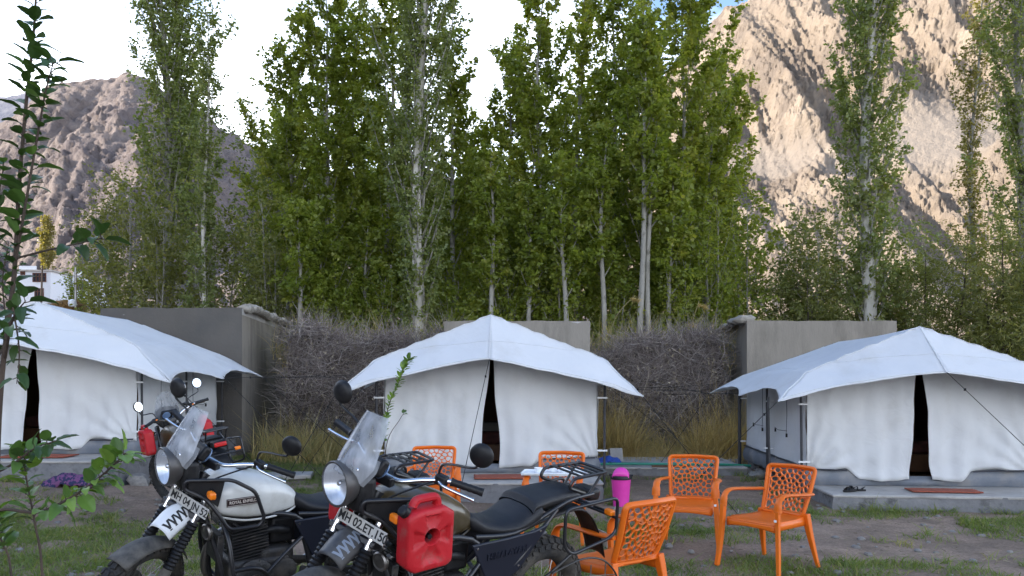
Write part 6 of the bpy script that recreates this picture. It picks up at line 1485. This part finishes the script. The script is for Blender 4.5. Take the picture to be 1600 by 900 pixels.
def leafy_branch(o, pts, r0, nleaf, size, tintr, rnd, start=0.12, LM=None, spread=0.9, upb=0.25):
    """a woody stem with single broad leaves along it"""
    P = smooth_pts(pts, 6); MB().tube(P, [lerp(r0, r0 * 0.3, k / (len(P) - 1)) for k in range(len(P))], 8).build('stem', BARKT, o)
    for i in range(nleaf):
        t = start + (1 - start) * (i + rnd.random() * .7) / nleaf; k = min(t, .999) * (len(P) - 1); ii = int(k); c = P[ii].lerp(P[ii + 1], k - ii); tg = (P[ii + 1] - P[ii]).normalized()
        az = i * 2.4 + rnd.uniform(-.6, .6); s = tg.orthogonal().normalized(); s2 = tg.cross(s); d = (s * math.cos(az) + s2 * math.sin(az)) * spread + tg * 0.55 + Vector((0, 0, upb * rnd.uniform(-.6, 1)))
        d.normalize(); n_ = (Vector((rnd.uniform(-.5, .5), rnd.uniform(-.5, .5), 1))); n_ = (n_ - d * n_.dot(d)).normalized(); sx = d.cross(n_)
        L = size * rnd.uniform(.6, 1.2); V, F = rnd.choice(BL); pet = L * 0.25
        M3 = Matrix((sx, d, n_)).transposed()
        vv = np.array([tuple(c + d * pet + M3 @ (Vector(p) * L)) for p in V])
        tint = np.full(len(vv), min(1, max(0, rnd.uniform(*tintr))))
        me = np_mesh('leaf', vv, np.array(F), LM or LEAFA, True, tint); mobj('leaf', me, o)
        MB().tube([c, c + d * pet * 1.05], 0.0012, 4, caps=False).build('petiole', BARKT, o)
rnd = random.Random(21)
sap = empty('apple_sapling', (at(10, 600, 2.15).x, 2.15, 0), 0, 'tall apple sapling with dark broad leaves at the left edge', 'sapling')
def loc(px, py, d, o): 
    return at(px, py, d) - Vector(o.location)
leafy_branch(sap, [loc(-8, 1250, 2.15, sap), loc(-6, 800, 2.15, sap), loc(2, 600, 2.15, sap), loc(22, 430, 2.15, sap), loc(30, 290, 2.15, sap), loc(42, 150, 2.15, sap), loc(52, 60, 2.17, sap), loc(58, -40, 2.18, sap)], 0.0085, 92, 0.050, (0.0, 0.4), rnd, 0.36)
leafy_branch(sap, [loc(22, 420, 2.15, sap), loc(38, 330, 2.12, sap), loc(58, 215, 2.10, sap), loc(72, 140, 2.08, sap), loc(84, 96, 2.06, sap)], 0.0045, 44, 0.054, (0.05, 0.6), rnd, 0.12)
leafy_branch(sap, [loc(20, 405, 2.15, sap), loc(70, 392, 2.1, sap), loc(125, 380, 2.05, sap), loc(160, 372, 2.02, sap)], 0.0035, 12, 0.052, (0.0, 0.3), rnd, 0.5)
leafy_branch(sap, [loc(8, 560, 2.15, sap), loc(20, 500, 2.05, sap), loc(40, 470, 2.0, sap)], 0.004, 12, 0.05, (0.0, 0.4), rnd, 0.2)
leafy_branch(sap, [loc(-6, 640, 2.15, sap), loc(-2, 560, 2.2, sap), loc(-14, 450, 2.25, sap), loc(-4, 330, 2.3, sap), loc(6, 255, 2.3, sap)], 0.004, 34, 0.052, (0.0, 0.5), rnd, 0.2)
leafy_branch(sap, [loc(18, 470, 2.15, sap), loc(30, 545, 2.1, sap), loc(26, 600, 2.08, sap)], 0.003, 10, 0.04, (0.0, 0.4), rnd, 0.15)
leafy_branch(sap, [loc(-4, 560, 2.15, sap), loc(10, 520, 2.2, sap), loc(4, 440, 2.2, sap), loc(14, 380, 2.2, sap)], 0.0035, 18, 0.055, (0.0, 0.5), rnd, 0.2)
s2 = empty('apple_sapling', (at(40, 1200, 2.0).x, 2.0, 0), 0, 'low apple shoots with bright green leaves in the bottom left corner', 'sapling')
leafy_branch(s2, [loc(-30, 1150, 2.0, s2), loc(-25, 900, 2.0, s2), loc(-10, 803, 1.95, s2), loc(60, 800, 1.9, s2), loc(120, 772, 1.86, s2), loc(165, 738, 1.84, s2), loc(196, 708, 1.83, s2)], 0.0055, 50, 0.043, (0.35, 1.0), rnd, 0.5)
leafy_branch(s2, [loc(70, 1150, 2.0, s2), loc(66, 900, 2.0, s2), loc(55, 820, 2.0, s2), loc(40, 740, 2.0, s2), loc(38, 700, 2.0, s2)], 0.004, 34, 0.046, (0.25, .9), rnd, 0.5)
leafy_branch(s2, [loc(-20, 745, 1.95, s2), loc(20, 725, 1.93, s2), loc(55, 700, 1.92, s2), loc(85, 690, 1.9, s2)], 0.004, 20, 0.045, (0.1, 0.6), rnd, 0.2)
leafy_branch(s2, [loc(30, 1150, 2.0, s2), loc(18, 900, 2.0, s2), loc(2, 845, 2.0, s2), loc(-6, 800, 2.0, s2)], 0.0035, 22, 0.042, (0.2, .8), rnd, 0.5)
s3 = empty('young_sapling', (at(600, 700, 8.6).x, 8.6, 0), 0, 'slender leafy sapling in front of the centre tent left wall', 'sapling')
leafy_branch(s3, [Vector((0, 0, 0)), loc(600, 700, 8.6, s3), loc(606, 640, 8.6, s3), loc(622, 600, 8.6, s3), loc(632, 575, 8.6, s3), loc(640, 560, 8.6, s3)], 0.006, 90, 0.062, (0.5, 1.0), rnd, 0.22, LEAFA, 0.5)
leafy_branch(s3, [Vector((0.02, 0, 0)), loc(603, 700, 8.6, s3), loc(625, 655, 8.6, s3), loc(632, 645, 8.6, s3)], 0.006, 4, 0.05, (0.2, .6), rnd, 0.75, LEAFA, 0.5)
